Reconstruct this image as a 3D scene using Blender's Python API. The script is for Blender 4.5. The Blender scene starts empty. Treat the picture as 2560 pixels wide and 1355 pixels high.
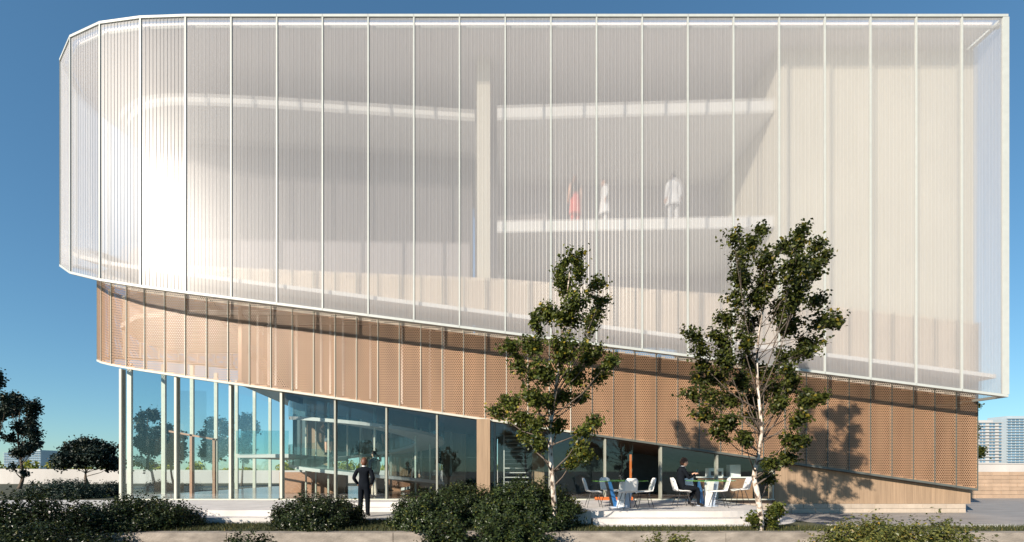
import bpy, bmesh, math, random
import numpy as np
from mathutils import Vector, Matrix

random.seed(7); RNG = np.random.default_rng(7)
SC = bpy.context.scene
COL = SC.collection
EYE = 1.55; F = 1150.0; VX = 1260.0; VY = 1175.0

# ------------------------------------------------------------------ camera
cam = bpy.data.cameras.new('camera'); camo = bpy.data.objects.new('camera', cam); COL.objects.link(camo)
camo.location = (0, 0, EYE); camo.rotation_euler = (math.radians(90), 0, 0)
cam.sensor_width = 36; cam.lens = 36 * F / 2560
cam.shift_x = (1280 - VX) / 2560; cam.shift_y = (VY - 677.5) / 2560
cam.clip_start = 0.1; cam.clip_end = 6000
SC.camera = camo
# ------------------------------------------------------------------ sky
SUN_DIR = Vector((0.90, 1.0, -0.59)).normalized()      # the way the light travels
EL = math.asin(-SUN_DIR.z); AZ = math.atan2(-SUN_DIR.x, -SUN_DIR.y)
world = bpy.data.worlds.new('World'); SC.world = world; world.use_nodes = True
wn = world.node_tree.nodes; wl = world.node_tree.links
bg = wn['Background']
sky = wn.new('ShaderNodeTexSky'); sky.sky_type = 'NISHITA'; sky.sun_disc = False
sky.sun_elevation = EL; sky.sun_rotation = AZ; sky.altitude = 0; sky.air_density = 1.0; sky.dust_density = 0.0; sky.ozone_density = 3.0
gm = wn.new('ShaderNodeGamma'); gm.inputs[1].default_value = 0.72; wl.new(sky.outputs[0], gm.inputs[0])
hs = wn.new('ShaderNodeHueSaturation'); hs.inputs['Saturation'].default_value = 1.12; wl.new(gm.outputs[0], hs.inputs['Color'])
tn = wn.new('ShaderNodeVectorMath'); tn.operation = 'MULTIPLY'; tn.inputs[1].default_value = (0.63, 0.92, 1.03); wl.new(hs.outputs[0], tn.inputs[0])
wl.new(tn.outputs[0], bg.inputs[0]); bg.inputs[1].default_value = 0.125
# ------------------------------------------------------------------ sun
sun = bpy.data.lights.new('sun', 'SUN'); sun.energy = 5.0; sun.angle = math.radians(0.55); sun.color = (1.0, 0.89, 0.75)
suno = bpy.data.objects.new('sun', sun); COL.objects.link(suno)
suno.rotation_euler = SUN_DIR.to_track_quat('-Z', 'Y').to_euler(); suno.location = (-30, -30, 25)
# ------------------------------------------------------------------ exposure and engine
SC.view_settings.view_transform = 'Standard'; SC.view_settings.look = 'None'
SC.view_settings.exposure = 0.70; SC.view_settings.gamma = 1.0; SC.view_settings.use_curve_mapping = False
SC.render.engine = 'CYCLES'
SC.cycles.use_denoising = True
SC.cycles.max_bounces = 8; SC.cycles.transparent_max_bounces = 24; SC.cycles.transmission_bounces = 6
SC.cycles.caustics_reflective = False; SC.cycles.caustics_refractive = False
SC.cycles.sample_clamp_indirect = 6.0

# ================================================================== materials
def new_mat(name):
    m = bpy.data.materials.new(name); m.use_nodes = True
    return m, m.node_tree.nodes, m.node_tree.links
def mat(name, col, rough=0.7, var=0.12, scale=6.0, bump=0.0, bscale=40.0, metal=0.0, spec=0.5, stretch=(1, 1, 1), island=0.0, coat=0.0, detail=5.0):
    """procedural surface: base colour broken up by noise, with fine relief"""
    m, n, l = new_mat(name); p = n['Principled BSDF']
    p.inputs['Roughness'].default_value = rough; p.inputs['Metallic'].default_value = metal
    p.inputs['Specular IOR Level'].default_value = spec; p.inputs['Coat Weight'].default_value = coat
    tc = n.new('ShaderNodeNewGeometry'); mp = n.new('ShaderNodeMapping'); mp.inputs['Scale'].default_value = stretch
    l.new(tc.outputs['Position'], mp.inputs['Vector'])
    nz = n.new('ShaderNodeTexNoise'); nz.inputs['Scale'].default_value = scale; nz.inputs['Detail'].default_value = detail
    l.new(mp.outputs[0], nz.inputs['Vector'])
    mr = n.new('ShaderNodeMapRange'); mr.inputs[1].default_value = 0.3; mr.inputs[2].default_value = 0.7
    mr.inputs[3].default_value = 1 - var; mr.inputs[4].default_value = 1 + var
    l.new(nz.outputs['Fac'], mr.inputs[0])
    val = mr.outputs[0]
    if island:
        mi = n.new('ShaderNodeMapRange'); mi.inputs[3].default_value = 1 - island; mi.inputs[4].default_value = 1 + island
        l.new(tc.outputs['Random Per Island'], mi.inputs[0])
        mm = n.new('ShaderNodeMath'); mm.operation = 'MULTIPLY'; l.new(val, mm.inputs[0]); l.new(mi.outputs[0], mm.inputs[1]); val = mm.outputs[0]
    vm = n.new('ShaderNodeVectorMath'); vm.operation = 'SCALE'; vm.inputs[0].default_value = col[:3]
    l.new(val, vm.inputs['Scale']); l.new(vm.outputs[0], p.inputs['Base Color'])
    if bump:
        b = n.new('ShaderNodeBump'); b.inputs['Strength'].default_value = bump; b.inputs['Distance'].default_value = 0.02
        n2 = n.new('ShaderNodeTexNoise'); n2.inputs['Scale'].default_value = bscale; n2.inputs['Detail'].default_value = 4
        l.new(mp.outputs[0], n2.inputs['Vector']); l.new(n2.outputs['Fac'], b.inputs['Height']); l.new(b.outputs[0], p.inputs['Normal'])
    return m
def leaf_mat(name, dark, light, trans=0.25, rough=0.45):
    m, n, l = new_mat(name); p = n['Principled BSDF']
    g = n.new('ShaderNodeNewGeometry'); r = n.new('ShaderNodeValToRGB')
    r.color_ramp.elements[0].color = (*dark, 1); r.color_ramp.elements[1].color = (*light, 1); r.color_ramp.elements[1].position = 0.95
    dry = r.color_ramp.elements.new(0.975); dry.color = (min(light[0] * 2.2, .5), light[1] * 1.5, light[2], 1)
    l.new(g.outputs['Random Per Island'], r.inputs[0])
    oi = n.new('ShaderNodeObjectInfo'); mr = n.new('ShaderNodeMapRange'); mr.inputs[3].default_value = 0.75; mr.inputs[4].default_value = 1.3; l.new(oi.outputs['Random'], mr.inputs[0])
    vm = n.new('ShaderNodeVectorMath'); vm.operation = 'SCALE'; l.new(r.outputs[0], vm.inputs[0]); l.new(mr.outputs[0], vm.inputs['Scale']); l.new(vm.outputs[0], p.inputs['Base Color'])
    p.inputs['Roughness'].default_value = rough; p.inputs['Specular IOR Level'].default_value = 0.28
    t = n.new('ShaderNodeBsdfTranslucent'); l.new(vm.outputs[0], t.inputs[0])
    mx = n.new('ShaderNodeMixShader'); mx.inputs[0].default_value = trans
    l.new(p.outputs[0], mx.inputs[1]); l.new(t.outputs[0], mx.inputs[2]); l.new(mx.outputs[0], n['Material Output'].inputs[0])
    return m
def schlick(n, l, f0, gain=1.0):
    lw = n.new('ShaderNodeLayerWeight'); lw.inputs[0].default_value = 0.5
    p = n.new('ShaderNodeMath'); p.operation = 'POWER'; p.inputs[1].default_value = 4.0; l.new(lw.outputs['Facing'], p.inputs[0])
    a = n.new('ShaderNodeMath'); a.operation = 'MULTIPLY_ADD'; a.inputs[1].default_value = gain; a.inputs[2].default_value = f0; a.use_clamp = True; l.new(p.outputs[0], a.inputs[0])
    return a.outputs[0]
def glass_mat(name, tint, refl=1.0, ior=1.45):
    m, n, l = new_mat(name); n.remove(n['Principled BSDF'])
    t = n.new('ShaderNodeBsdfTransparent'); t.inputs[0].default_value = (*tint, 1)
    g = n.new('ShaderNodeBsdfGlossy'); g.inputs['Roughness'].default_value = 0.0; g.inputs[0].default_value = (0.9, 0.97, 1, 1)
    mx = n.new('ShaderNodeMixShader'); l.new(schlick(n, l, 0.05 * refl, refl), mx.inputs[0]); l.new(t.outputs[0], mx.inputs[1]); l.new(g.outputs[0], mx.inputs[2])
    l.new(mx.outputs[0], n['Material Output'].inputs[0])
    return m
def skin_mat():
    """ribbed translucent channel glass: part see-through, part bent view, part milky"""
    m, n, l = new_mat('translucent_channel_glass'); n.remove(n['Principled BSDF'])
    geo = n.new('ShaderNodeNewGeometry'); mp = n.new('ShaderNodeMapping'); mp.inputs['Scale'].default_value = (1, 1, 0.012)
    l.new(geo.outputs['Position'], mp.inputs[0])
    nz = n.new('ShaderNodeTexNoise'); nz.inputs['Scale'].default_value = 22; nz.inputs['Detail'].default_value = 3; l.new(mp.outputs[0], nz.inputs['Vector'])
    bp = n.new('ShaderNodeBump'); bp.inputs['Strength'].default_value = 0.45; bp.inputs['Distance'].default_value = 0.02; l.new(nz.outputs['Fac'], bp.inputs['Height'])
    tr = n.new('ShaderNodeBsdfTransparent'); tr.inputs[0].default_value = (0.97, 0.97, 0.96, 1)
    rf = n.new('ShaderNodeBsdfRefraction'); rf.inputs['IOR'].default_value = 1.06; rf.inputs['Roughness'].default_value = 0.13; rf.inputs[0].default_value = (0.97, 0.96, 0.95, 1)
    l.new(bp.outputs[0], rf.inputs['Normal'])
    df = n.new('ShaderNodeBsdfDiffuse'); df.inputs[0].default_value = (0.84, 0.835, 0.86, 1)
    tl = n.new('ShaderNodeBsdfTranslucent'); tl.inputs[0].default_value = (0.88, 0.87, 0.89, 1)
    gl = n.new('ShaderNodeBsdfGlossy'); gl.inputs['Roughness'].default_value = 0.29
    def mix(a, b, f):
        x = n.new('ShaderNodeMixShader'); x.inputs[0].default_value = f; l.new(a, x.inputs[1]); l.new(b, x.inputs[2]); return x.outputs[0]
    see = mix(tr.outputs[0], rf.outputs[0], 0.48)
    milk = mix(df.outputs[0], tl.outputs[0], 0.5)
    # streaks along the ribs: a little more or less milk
    mr = n.new('ShaderNodeMapRange'); mr.inputs[1].default_value = 0.3; mr.inputs[2].default_value = 0.7; mr.inputs[3].default_value = 0.335; mr.inputs[4].default_value = 0.385
    l.new(nz.outputs['Fac'], mr.inputs[0])
    lw = n.new('ShaderNodeLayerWeight'); lw.inputs[0].default_value = 0.5      # a slanting ray crosses more glass
    pw = n.new('ShaderNodeMath'); pw.operation = 'POWER'; pw.inputs[1].default_value = 2.6; l.new(lw.outputs['Facing'], pw.inputs[0])
    ma = n.new('ShaderNodeMath'); ma.operation = 'MULTIPLY_ADD'; ma.inputs[1].default_value = 0.6; ma.use_clamp = True; l.new(pw.outputs[0], ma.inputs[0]); l.new(mr.outputs[0], ma.inputs[2])
    body = n.new('ShaderNodeMixShader'); l.new(ma.outputs[0], body.inputs[0]); l.new(see, body.inputs[1]); l.new(milk, body.inputs[2])
    out = n.new('ShaderNodeMixShader'); l.new(schlick(n, l, 0.023, 0.45), out.inputs[0]); l.new(body.outputs[0], out.inputs[1]); l.new(gl.outputs[0], out.inputs[2])
    l.new(out.outputs[0], n['Material Output'].inputs[0])
    return m
def board_mat(name, col):
    """board-marked concrete: narrow upright boards of slightly different tone"""
    m, n, l = new_mat(name); p = n['Principled BSDF']; p.inputs['Roughness'].default_value = 0.85
    g = n.new('ShaderNodeNewGeometry'); s = n.new('ShaderNodeSeparateXYZ'); l.new(g.outputs['Position'], s.inputs[0])
    a = n.new('ShaderNodeMath'); a.operation = 'ADD'; l.new(s.outputs[0], a.inputs[0]); l.new(s.outputs[1], a.inputs[1])
    d = n.new('ShaderNodeMath'); d.operation = 'MULTIPLY'; d.inputs[1].default_value = 9.0; l.new(a.outputs[0], d.inputs[0])
    fl = n.new('ShaderNodeMath'); fl.operation = 'FLOOR'; l.new(d.outputs[0], fl.inputs[0])
    wn_ = n.new('ShaderNodeTexWhiteNoise'); wn_.noise_dimensions = '1D'; l.new(fl.outputs[0], wn_.inputs['W'])
    mp = n.new('ShaderNodeMapping'); mp.inputs['Scale'].default_value = (30, 30, 1.2); l.new(g.outputs['Position'], mp.inputs[0])
    nz = n.new('ShaderNodeTexNoise'); nz.inputs['Scale'].default_value = 1; nz.inputs['Detail'].default_value = 6; l.new(mp.outputs[0], nz.inputs['Vector'])
    m1 = n.new('ShaderNodeMapRange'); m1.inputs[3].default_value = 0.92; m1.inputs[4].default_value = 1.06; l.new(wn_.outputs[0], m1.inputs[0])
    m2 = n.new('ShaderNodeMapRange'); m2.inputs[1].default_value = 0.25; m2.inputs[2].default_value = 0.75; m2.inputs[3].default_value = 0.78; m2.inputs[4].default_value = 1.16; l.new(nz.outputs['Fac'], m2.inputs[0])
    mu = n.new('ShaderNodeMath'); mu.operation = 'MULTIPLY'; l.new(m1.outputs[0], mu.inputs[0]); l.new(m2.outputs[0], mu.inputs[1])
    vm = n.new('ShaderNodeVectorMath'); vm.operation = 'SCALE'; vm.inputs[0].default_value = col; l.new(mu.outputs[0], vm.inputs['Scale']); l.new(vm.outputs[0], p.inputs['Base Color'])
    b = n.new('ShaderNodeBump'); b.inputs['Strength'].default_value = 0.35; b.inputs['Distance'].default_value = 0.01; l.new(mu.outputs[0], b.inputs['Height']); l.new(b.outputs[0], p.inputs['Normal'])
    return m

M = {}
M['skin'] = skin_mat()
M['frame'] = mat('pale_aluminium', (0.46, 0.48, 0.455), 0.45, 0.04)
def tone(m, amt):
    n, l = m.node_tree.nodes, m.node_tree.links; vm = [x for x in n if x.bl_idname == 'ShaderNodeVectorMath'][0]; src = vm.inputs['Scale'].links[0].from_socket
    oi = n.new('ShaderNodeObjectInfo'); mr = n.new('ShaderNodeMapRange'); mr.inputs[3].default_value = 1 - amt; mr.inputs[4].default_value = 1 + amt; l.new(oi.outputs['Random'], mr.inputs[0])
    mu = n.new('ShaderNodeMath'); mu.operation = 'MULTIPLY'; l.new(src, mu.inputs[0]); l.new(mr.outputs[0], mu.inputs[1]); l.new(mu.outputs[0], vm.inputs['Scale']); return m
M['perf'] = mat('perforated_bronze_sheet', (0.365, 0.213, 0.122), 0.45, 0.16, 1.6, stretch=(1.5, 1.5, 0.22), metal=0.0, spec=0.6)
tone(M['perf'], 0.09)
M['fin'] = mat('pale_fin', (0.50, 0.50, 0.43), 0.5, 0.05)
M['darkfin'] = mat('dark_steel_trim', (0.10, 0.11, 0.10), 0.5, 0.1)
M['cream'] = mat('cream_render', (0.70, 0.66, 0.56), 0.8, 0.04, 0.6)
M['peach'] = mat('peach_backing', (0.80, 0.70, 0.57), 0.8, 0.05, 0.6)
M['white'] = mat('white_plaster', (0.80, 0.79, 0.77), 0.75, 0.04, 0.7)
M['ceiling'] = mat('ceiling_grey', (0.72, 0.68, 0.67), 0.8, 0.05, 0.5)
M['gallery'] = mat('gallery_grey', (0.40, 0.375, 0.385), 0.8, 0.05, 0.5)
M['ramp'] = mat('pale_grey_concrete', (0.42, 0.42, 0.40), 0.6, 0.08, 1.0)
M['perfpale'] = mat('pale_perforated_sheet', (0.80, 0.68, 0.56), 0.5, 0.08, 0.8)
M['teal'] = mat('sky_reflection_teal', (0.035, 0.075, 0.085), 0.5, 0.1)  # sky reflection of the glazing put into the wall colour
M['recess'] = mat('polished_grey_panel', (0.17, 0.16, 0.165), 0.5, 0.05, 0.5, spec=0.45)
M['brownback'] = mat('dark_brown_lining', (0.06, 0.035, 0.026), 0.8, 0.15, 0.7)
M['soffit'] = mat('brown_soffit', (0.13, 0.08, 0.055), 0.35, 0.15, 1.5)
M['post'] = mat('cream_steel_post', (0.50, 0.50, 0.42), 0.5, 0.06)
M['slimpost'] = mat('shadowed_cream_post', (0.30, 0.30, 0.25), 0.5, 0.06)  # cream posts again, darkened in colour where they stand partly in shadow
M['glass'] = glass_mat('clear_glazing', (0.95, 0.985, 0.985), 0.8, 1.45)
M['railglass'] = glass_mat('balustrade_glass', (0.72, 0.86, 0.87), 1.0)
M['board'] = board_mat('board_marked_concrete', (0.33, 0.228, 0.147))
M['stone'] = mat('pale_stone_block', (0.42, 0.35, 0.28), 0.85, 0.10, 5, bump=0.15); tone(M['stone'], 0.08)
M['mortar'] = mat('mortar', (0.62, 0.56, 0.49), 0.9, 0.05)
M['brick'] = tone(mat('buff_block', (0.40, 0.285, 0.20), 0.9, 0.10, 3), 0.1)
M['terrace'] = mat('pale_concrete_terrace', (0.58, 0.55, 0.525), 0.7, 0.12, 1.6, bump=0.06, bscale=60, detail=9)
M['conc'] = mat('rough_concrete', (0.27, 0.235, 0.20), 0.9, 0.32, 3, bump=0.5, bscale=22, stretch=(1, 1, 2.2), detail=9)
M['paleconc'] = mat('light_concrete', (0.42, 0.40, 0.36), 0.85, 0.12, 4, bump=0.15)
M['deck'] = mat('grey_stone_paving', (0.29, 0.27, 0.255), 0.75, 0.25, 1.2, stretch=(0.6, 4, 1), bump=0.1)
M['floor'] = mat('polished_brown_floor', (0.20, 0.145, 0.12), 0.16, 0.15, 1.0)
M['ground'] = mat('dry_ground', (0.16, 0.15, 0.12), 0.95, 0.3, 0.3, bump=0.2, bscale=3)
M['soil'] = mat('dark_soil', (0.05, 0.045, 0.035), 0.95, 0.3, 5, bump=0.4, bscale=30)
M['lawn'] = mat('lawn_soil', (0.06, 0.06, 0.03), 0.95, 0.35, 4, bump=0.4, bscale=50)
M['grass'] = leaf_mat('grass_blades', (0.02, 0.03, 0.012), (0.08, 0.085, 0.03), 0.2, 0.6)
M['leaf'] = leaf_mat('maple_leaf', (0.016, 0.032, 0.009), (0.120, 0.135, 0.024), 0.34, 0.42)
M['shrubleaf'] = leaf_mat('glossy_shrub_leaf', (0.006, 0.013, 0.008), (0.046, 0.066, 0.018), 0.18, 0.36)
M['shrubleaf2'] = leaf_mat('light_olive_shrub_leaf', (0.03, 0.045, 0.012), (0.15, 0.15, 0.04), 0.2, 0.32)  # lighter, more olive leaf colour
M['farleaf'] = leaf_mat('background_leaf', (0.008, 0.022, 0.020), (0.028, 0.045, 0.028), 0.1, 0.5)
M['limeleaf'] = leaf_mat('lime_foliage', (0.10, 0.13, 0.015), (0.36, 0.34, 0.04), 0.3, 0.6)
M['bark'] = None
M['trunk'] = mat('brown_bark', (0.10, 0.075, 0.055), 0.9, 0.3, 12, bump=0.5)
M['twig'] = mat('grey_brown_twig', (0.11, 0.085, 0.068), 0.85, 0.3, 12)
M['black'] = mat('black_metal', (0.02, 0.02, 0.022), 0.45, 0.1)
M['orange'] = mat('orange_trim', (0.55, 0.14, 0.03), 0.5, 0.06)
M['chair'] = mat('white_shell', (0.80, 0.79, 0.77), 0.35, 0.03)
M['blue'] = mat('blue_panel', (0.03, 0.13, 0.32), 0.3, 0.06)
M['paleblue'] = mat('pale_blue_panel', (0.46, 0.53, 0.64), 0.3, 0.06)
M['tabletop'] = glass_mat('green_tinted_glass', (0.96, 0.985, 0.955), 0.7)
M['greenedge'] = mat('green_glass_edge', (0.12, 0.30, 0.05), 0.2, 0.05)
M['tower'] = mat('tower_concrete', (0.42, 0.42, 0.42), 0.8, 0.08, 0.05)
M['towerteal'] = mat('hazy_tower_teal', (0.36, 0.42, 0.46), 0.3, 0.1, 0.05)  # distance haze put into the colour: teal lightened towards grey
M['towerglass'] = mat('tower_glass', (0.13, 0.23, 0.33), 0.12, 0.3, 0.15)
M['skinp'] = mat('human_skin', (0.60, 0.34, 0.23), 0.5, 0.06, 20)
M['suit'] = mat('navy_suit_cloth', (0.007, 0.009, 0.013), 0.95, 0.2, 8, spec=0.1)
M['shirt'] = mat('white_shirt', (0.75, 0.75, 0.77), 0.8, 0.03)
M['hair'] = mat('auburn_hair', (0.11, 0.040, 0.018), 0.55, 0.3, 40)
M['darkhair'] = mat('dark_hair', (0.02, 0.014, 0.012), 0.5, 0.3, 40)
M['shoe'] = mat('dark_leather', (0.018, 0.014, 0.012), 0.35, 0.1)
M['red'] = mat('coral_cloth', (0.70, 0.13, 0.10), 0.8, 0.1)
M['beige'] = mat('beige_cloth', (0.55, 0.47, 0.38), 0.8, 0.1)
M['grey'] = mat('grey_cloth', (0.10, 0.12, 0.13), 0.8, 0.1)
M['steel'] = mat('brushed_steel', (0.35, 0.35, 0.34), 0.3, 0.1, metal=0.9)
M['wood'] = mat('warm_timber', (0.30, 0.16, 0.09), 0.55, 0.2, 6, stretch=(1, 1, 6))
def birch():
    m, n, l = new_mat('birch_bark'); p = n['Principled BSDF']; p.inputs['Roughness'].default_value = 0.75
    g = n.new('ShaderNodeNewGeometry'); mp = n.new('ShaderNodeMapping'); mp.inputs['Scale'].default_value = (7, 7, 5); l.new(g.outputs['Position'], mp.inputs[0])
    nz = n.new('ShaderNodeTexNoise'); nz.inputs['Scale'].default_value = 1.6; nz.inputs['Detail'].default_value = 5; l.new(mp.outputs[0], nz.inputs['Vector'])
    r = n.new('ShaderNodeValToRGB'); e = r.color_ramp.elements
    e[0].position = 0.36; e[0].color = (0.035, 0.025, 0.02, 1); e[1].position = 0.43; e[1].color = (0.26, 0.19, 0.14, 1)
    x = e.new(0.52); x.color = (0.56, 0.49, 0.42, 1); x = e.new(0.75); x.color = (0.68, 0.62, 0.56, 1)
    l.new(nz.outputs['Fac'], r.inputs[0]); l.new(r.outputs[0], p.inputs['Base Color'])
    b = n.new('ShaderNodeBump'); b.inputs['Strength'].default_value = 0.4; b.inputs['Distance'].default_value = 0.01; l.new(nz.outputs['Fac'], b.inputs['Height']); l.new(b.outputs[0], p.inputs['Normal'])
    return m
M['bark'] = birch()

# ================================================================== helpers
def pt(px, py, d):
    """a pixel of the photograph at depth d, as a point of the place"""
    return Vector(((px - VX) / F * d, d, EYE - (py - VY) / F * d))
def tag(o, label=None, cat=None, group=None, kind=None):
    if label: o['label'] = label
    if cat: o['category'] = cat
    if group: o['group'] = group
    if kind: o['kind'] = kind
    return o
def link(o, parent=None, world=True):
    COL.objects.link(o)
    if parent is not None:
        o.parent = parent
        if world:
            off = Vector(parent.location) if parent.parent is None else Vector((0, 0, 0))
            o.matrix_parent_inverse = Matrix.Translation(-off)
    return o
def empty(name, loc, label=None, cat=None, group=None, kind=None):
    o = bpy.data.objects.new(name, None); o.location = loc; COL.objects.link(o); o.empty_display_size = 0.2
    return tag(o, label, cat, group, kind)
def mobj(name, verts, faces, m, parent=None, smooth=False, world=True):
    me = bpy.data.meshes.new(name)
    me.from_pydata([tuple(v) for v in verts] if not isinstance(verts, np.ndarray) else verts.tolist(), [], faces)
    if m is not None:
        for x in (m if isinstance(m, (list, tuple)) else [m]): me.materials.append(x)
    if smooth: me.polygons.foreach_set('use_smooth', [True] * len(me.polygons))
    me.update()
    return link(bpy.data.objects.new(name, me), parent, world)
class MB:
    def __init__(s): s.v = []; s.f = []
    def poly(s, pts):
        b = len(s.v); s.v += [tuple(p) for p in pts]; s.f.append(tuple(range(b, b + len(pts)))); return s
    def hexa(s, p):
        """eight corners: bottom 0-3, top 4-7"""
        b = len(s.v); s.v += [tuple(x) for x in p]
        s.f += [tuple(b + i for i in q) for q in ((3, 2, 1, 0), (4, 5, 6, 7), (0, 1, 5, 4), (1, 2, 6, 5), (2, 3, 7, 6), (3, 0, 4, 7))]
        return s
    def box(s, x0, x1, y0, y1, z0, z1):
        return s.hexa([(x0, y0, z0), (x1, y0, z0), (x1, y1, z0), (x0, y1, z0), (x0, y0, z1), (x1, y0, z1), (x1, y1, z1), (x0, y1, z1)])
    def prism(s, poly, z0, z1):
        """upright prism on a plan outline; z0, z1 may be functions of (x, y)"""
        f0 = z0 if callable(z0) else (lambda x, y: z0); f1 = z1 if callable(z1) else (lambda x, y: z1)
        b = len(s.v); n = len(poly)
        s.v += [(x, y, f0(x, y)) for x, y in poly] + [(x, y, f1(x, y)) for x, y in poly]
        s.f.append(tuple(b + i for i in reversed(range(n)))); s.f.append(tuple(b + n + i for i in range(n)))
        s.f += [(b + i, b + (i + 1) % n, b + n + (i + 1) % n, b + n + i) for i in range(n)]
        return s
    def tube(s, pts, rad, n=8, cap=True):
        pts = [Vector(p) for p in pts]; b0 = len(s.v)
        rad = rad if isinstance(rad, (list, tuple)) else [rad] * len(pts)
        for i, p in enumerate(pts):
            d = (pts[min(i + 1, len(pts) - 1)] - pts[max(i - 1, 0)])
            d = d.normalized() if d.length > 1e-9 else Vector((0, 0, 1))
            u = d.orthogonal().normalized() if i == 0 else (u - d * u.dot(d)).normalized()
            w = d.cross(u)
            s.v += [tuple(p + (u * math.cos(2 * math.pi * k / n) + w * math.sin(2 * math.pi * k / n)) * rad[i]) for k in range(n)]
        for i in range(len(pts) - 1):
            for k in range(n):
                a = b0 + i * n + k; c = b0 + i * n + (k + 1) % n
                s.f.append((a, c, c + n, a + n))
        if cap:
            s.f.append(tuple(b0 + k for k in reversed(range(n)))); s.f.append(tuple(b0 + (len(pts) - 1) * n + k for k in range(n)))
        return s
    def disc(s, c, r, z0, z1, n=32, ry=None):
        return s.prism([(c[0] + r * math.cos(2 * math.pi * k / n), c[1] + (ry or r) * math.sin(2 * math.pi * k / n)) for k in range(n)], z0, z1)
    def build(s, name, m, parent=None, smooth=False, world=True):
        return mobj(name, s.v, s.f, m, parent, smooth, world)
def copy_tree(o, parent=None):
    c = o.copy(); COL.objects.link(c); c.parent = parent
    for ch in list(o.children): copy_tree(ch, c)
    return c

# ================================================================== plan lines of the building
def walk(start, items):
    p = [Vector(start)]
    for ang, ln in items:
        a = math.radians(ang); p.append(p[-1] + Vector((-math.cos(a), math.sin(a))) * ln)
    return p
SK_Y = 15.12; BD_Y = 16.15; TOP = 16.51
skin_path = [Vector((16.54 - 1.5 * k, SK_Y)) for k in range(19)]
skin_path += walk(skin_path[-1], [(a, 1.52) for a in (2, 7.2, 18.6, 36.5, 63, 88, 110, 132, 155, 173, 180, 180, 180, 180)])[1:]
def z_skin(x, y):
    dy = max(0, y - SK_Y)
    return 7.38 - 0.126 * (x + 10.46) + 0.55 * min(dy, 2) + 0.22 * max(dy - 2, 0)
NB = 37; BW = (16.615 + 11.19) / NB
band_path = [Vector((16.615 - BW * k, BD_Y)) for k in range(NB + 1)]
band_path += walk(band_path[-1], [(a, 0.75) for a in (3, 4, 10, 16, 28, 40, 55, 70, 85, 100, 115, 130, 145, 160, 172) + (180,) * 12])[1:]
def z_band(x, y): return 4.85 - 0.1425 * (x + 11.19) + 0.22 * max(0, y - BD_Y)
def z_btop(x): return float(np.interp(x, [-17, -4.3, -0.84, 8, 16.6], [8.95, 8.42, 8.29, 7.69, 6.70]))
def z_ledge(x, y): return z_skin(x, y) + 0.50

# ================================================================== ground and setting
mobj('ground', [(-1500, -600, -0.62), (1500, -600, -0.62), (1500, 2500, -0.62), (-1500, 2500, -0.62)], [(0, 1, 2, 3)], M['ground'])['kind'] = 'structure'
# raised garden plateau behind the retaining wall
tag(MB().prism([(-60, 10.22), (12.5, 10.22), (12.5, 10.98), (7.95, 10.98), (7.95, 70), (-60, 70)], -0.60, 0.19).build('lawn', M['lawn']), kind='structure')
tag(MB().box(12.52, 60, 9.0, 70, -0.60, -0.22).build('pavement', M['deck']), kind='structure')

def rounded(x0, x1, y0, y1, r, n=14):
    return [(x0, y1), (x0, y0)] + [(x1 - r + r * math.sin(math.pi / 2 * k / n), y0 + r - r * math.cos(math.pi / 2 * k / n)) for k in range(n + 1)] + [(x1, y1)]
# terraces with their steps
ter = MB().box(-22, -5.2, 12.1, 16.28, 0.15, 0.49).build('terrace', M['terrace']); tag(ter, kind='structure')
MB().box(-21.9, -5.0, 11.70, 12.098, 0.15, 0.335).build('step', M['terrace'], ter)
ent = MB().box(-5.198, -2.42, 15.25, 16.28, 0.15, 0.49).build('entrance_path', M['terrace']); tag(ent, kind='structure')
MB().box(-5.198, -2.42, 14.85, 15.248, 0.15, 0.335).build('step', M['terrace'], ent)
MB().box(-5.198, -2.42, 12.5, 14.848, 0.14, 0.197).build('paving', M['paleconc'], ent)
tc = MB().prism(rounded(2.2, 7.45, 11.85, 16.28, 2.05), 0.15, 0.49).build('cafe_terrace', M['terrace']); tag(tc, kind='structure')
MB().prism(rounded(2.22, 7.85, 11.45, 16.26, 2.4), 0.10, 0.335).build('step', M['terrace'], tc)
MB().prism(rounded(2.24, 8.25, 11.05, 16.24, 2.75), 0.05, 0.194).build('step', M['terrace'], tc)
# paved path to the right of the cafe terrace, with its kerb
rp = MB().prism([(7.96, 11.36), (12.54, 11.36), (12.54, 11.9), (45, 11.9), (45, 30), (7.96, 30)], -0.5, 0.02).build('path', M['deck']); tag(rp, kind='structure')
MB().box(12.55, 45, 11.6, 11.898, -0.5, 0.03).build('kerb', M['paleconc'], rp)
MB().box(12.55, 45, 10.4, 11.3, -0.3, -0.19).build('paving_strip', M['terrace'], rp)
lp = MB().box(7.96, 12.52, 11.0, 11.35, -0.5, 0.215).build('kerb', M['paleconc']); tag(lp, kind='structure')
# retaining wall along the front of the garden
rw = empty('retaining_wall', (-8, 10.1, -0.6), 'long low rough concrete retaining wall along the front of the lawn', 'wall')
x = -24.0
while x < 12.4:
    x1 = min(x + 3.6, 12.5)
    MB().box(x + 0.006, x1 - 0.006, 9.95 + random.uniform(-.004, .004), 10.218, -0.60, 0.195 + random.uniform(-.004, .004)).build('concrete_panel', M['conc'], rw); x = x1
# planter between the entrance path and the cafe terrace
pl = empty('concrete_planter', (-0.1, 13.7, 0.19), 'pale concrete planter box full of shrubs between entrance and cafe steps', 'planter')
for b in ((-2.4, 2.18, 11.5, 11.72), (-2.4, -2.2, 11.722, 15.9), (1.96, 2.18, 11.722, 15.9), (-2.198, 1.958, 15.7, 15.9)):
    MB().box(b[0], b[1], b[2], b[3], 0.15, 0.52).build('planter_wall', M['paleconc'], pl)
MB().box(-2.198, 1.958, 11.722, 15.698, 0.15, 0.45).build('soil', M['soil'], pl)

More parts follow.
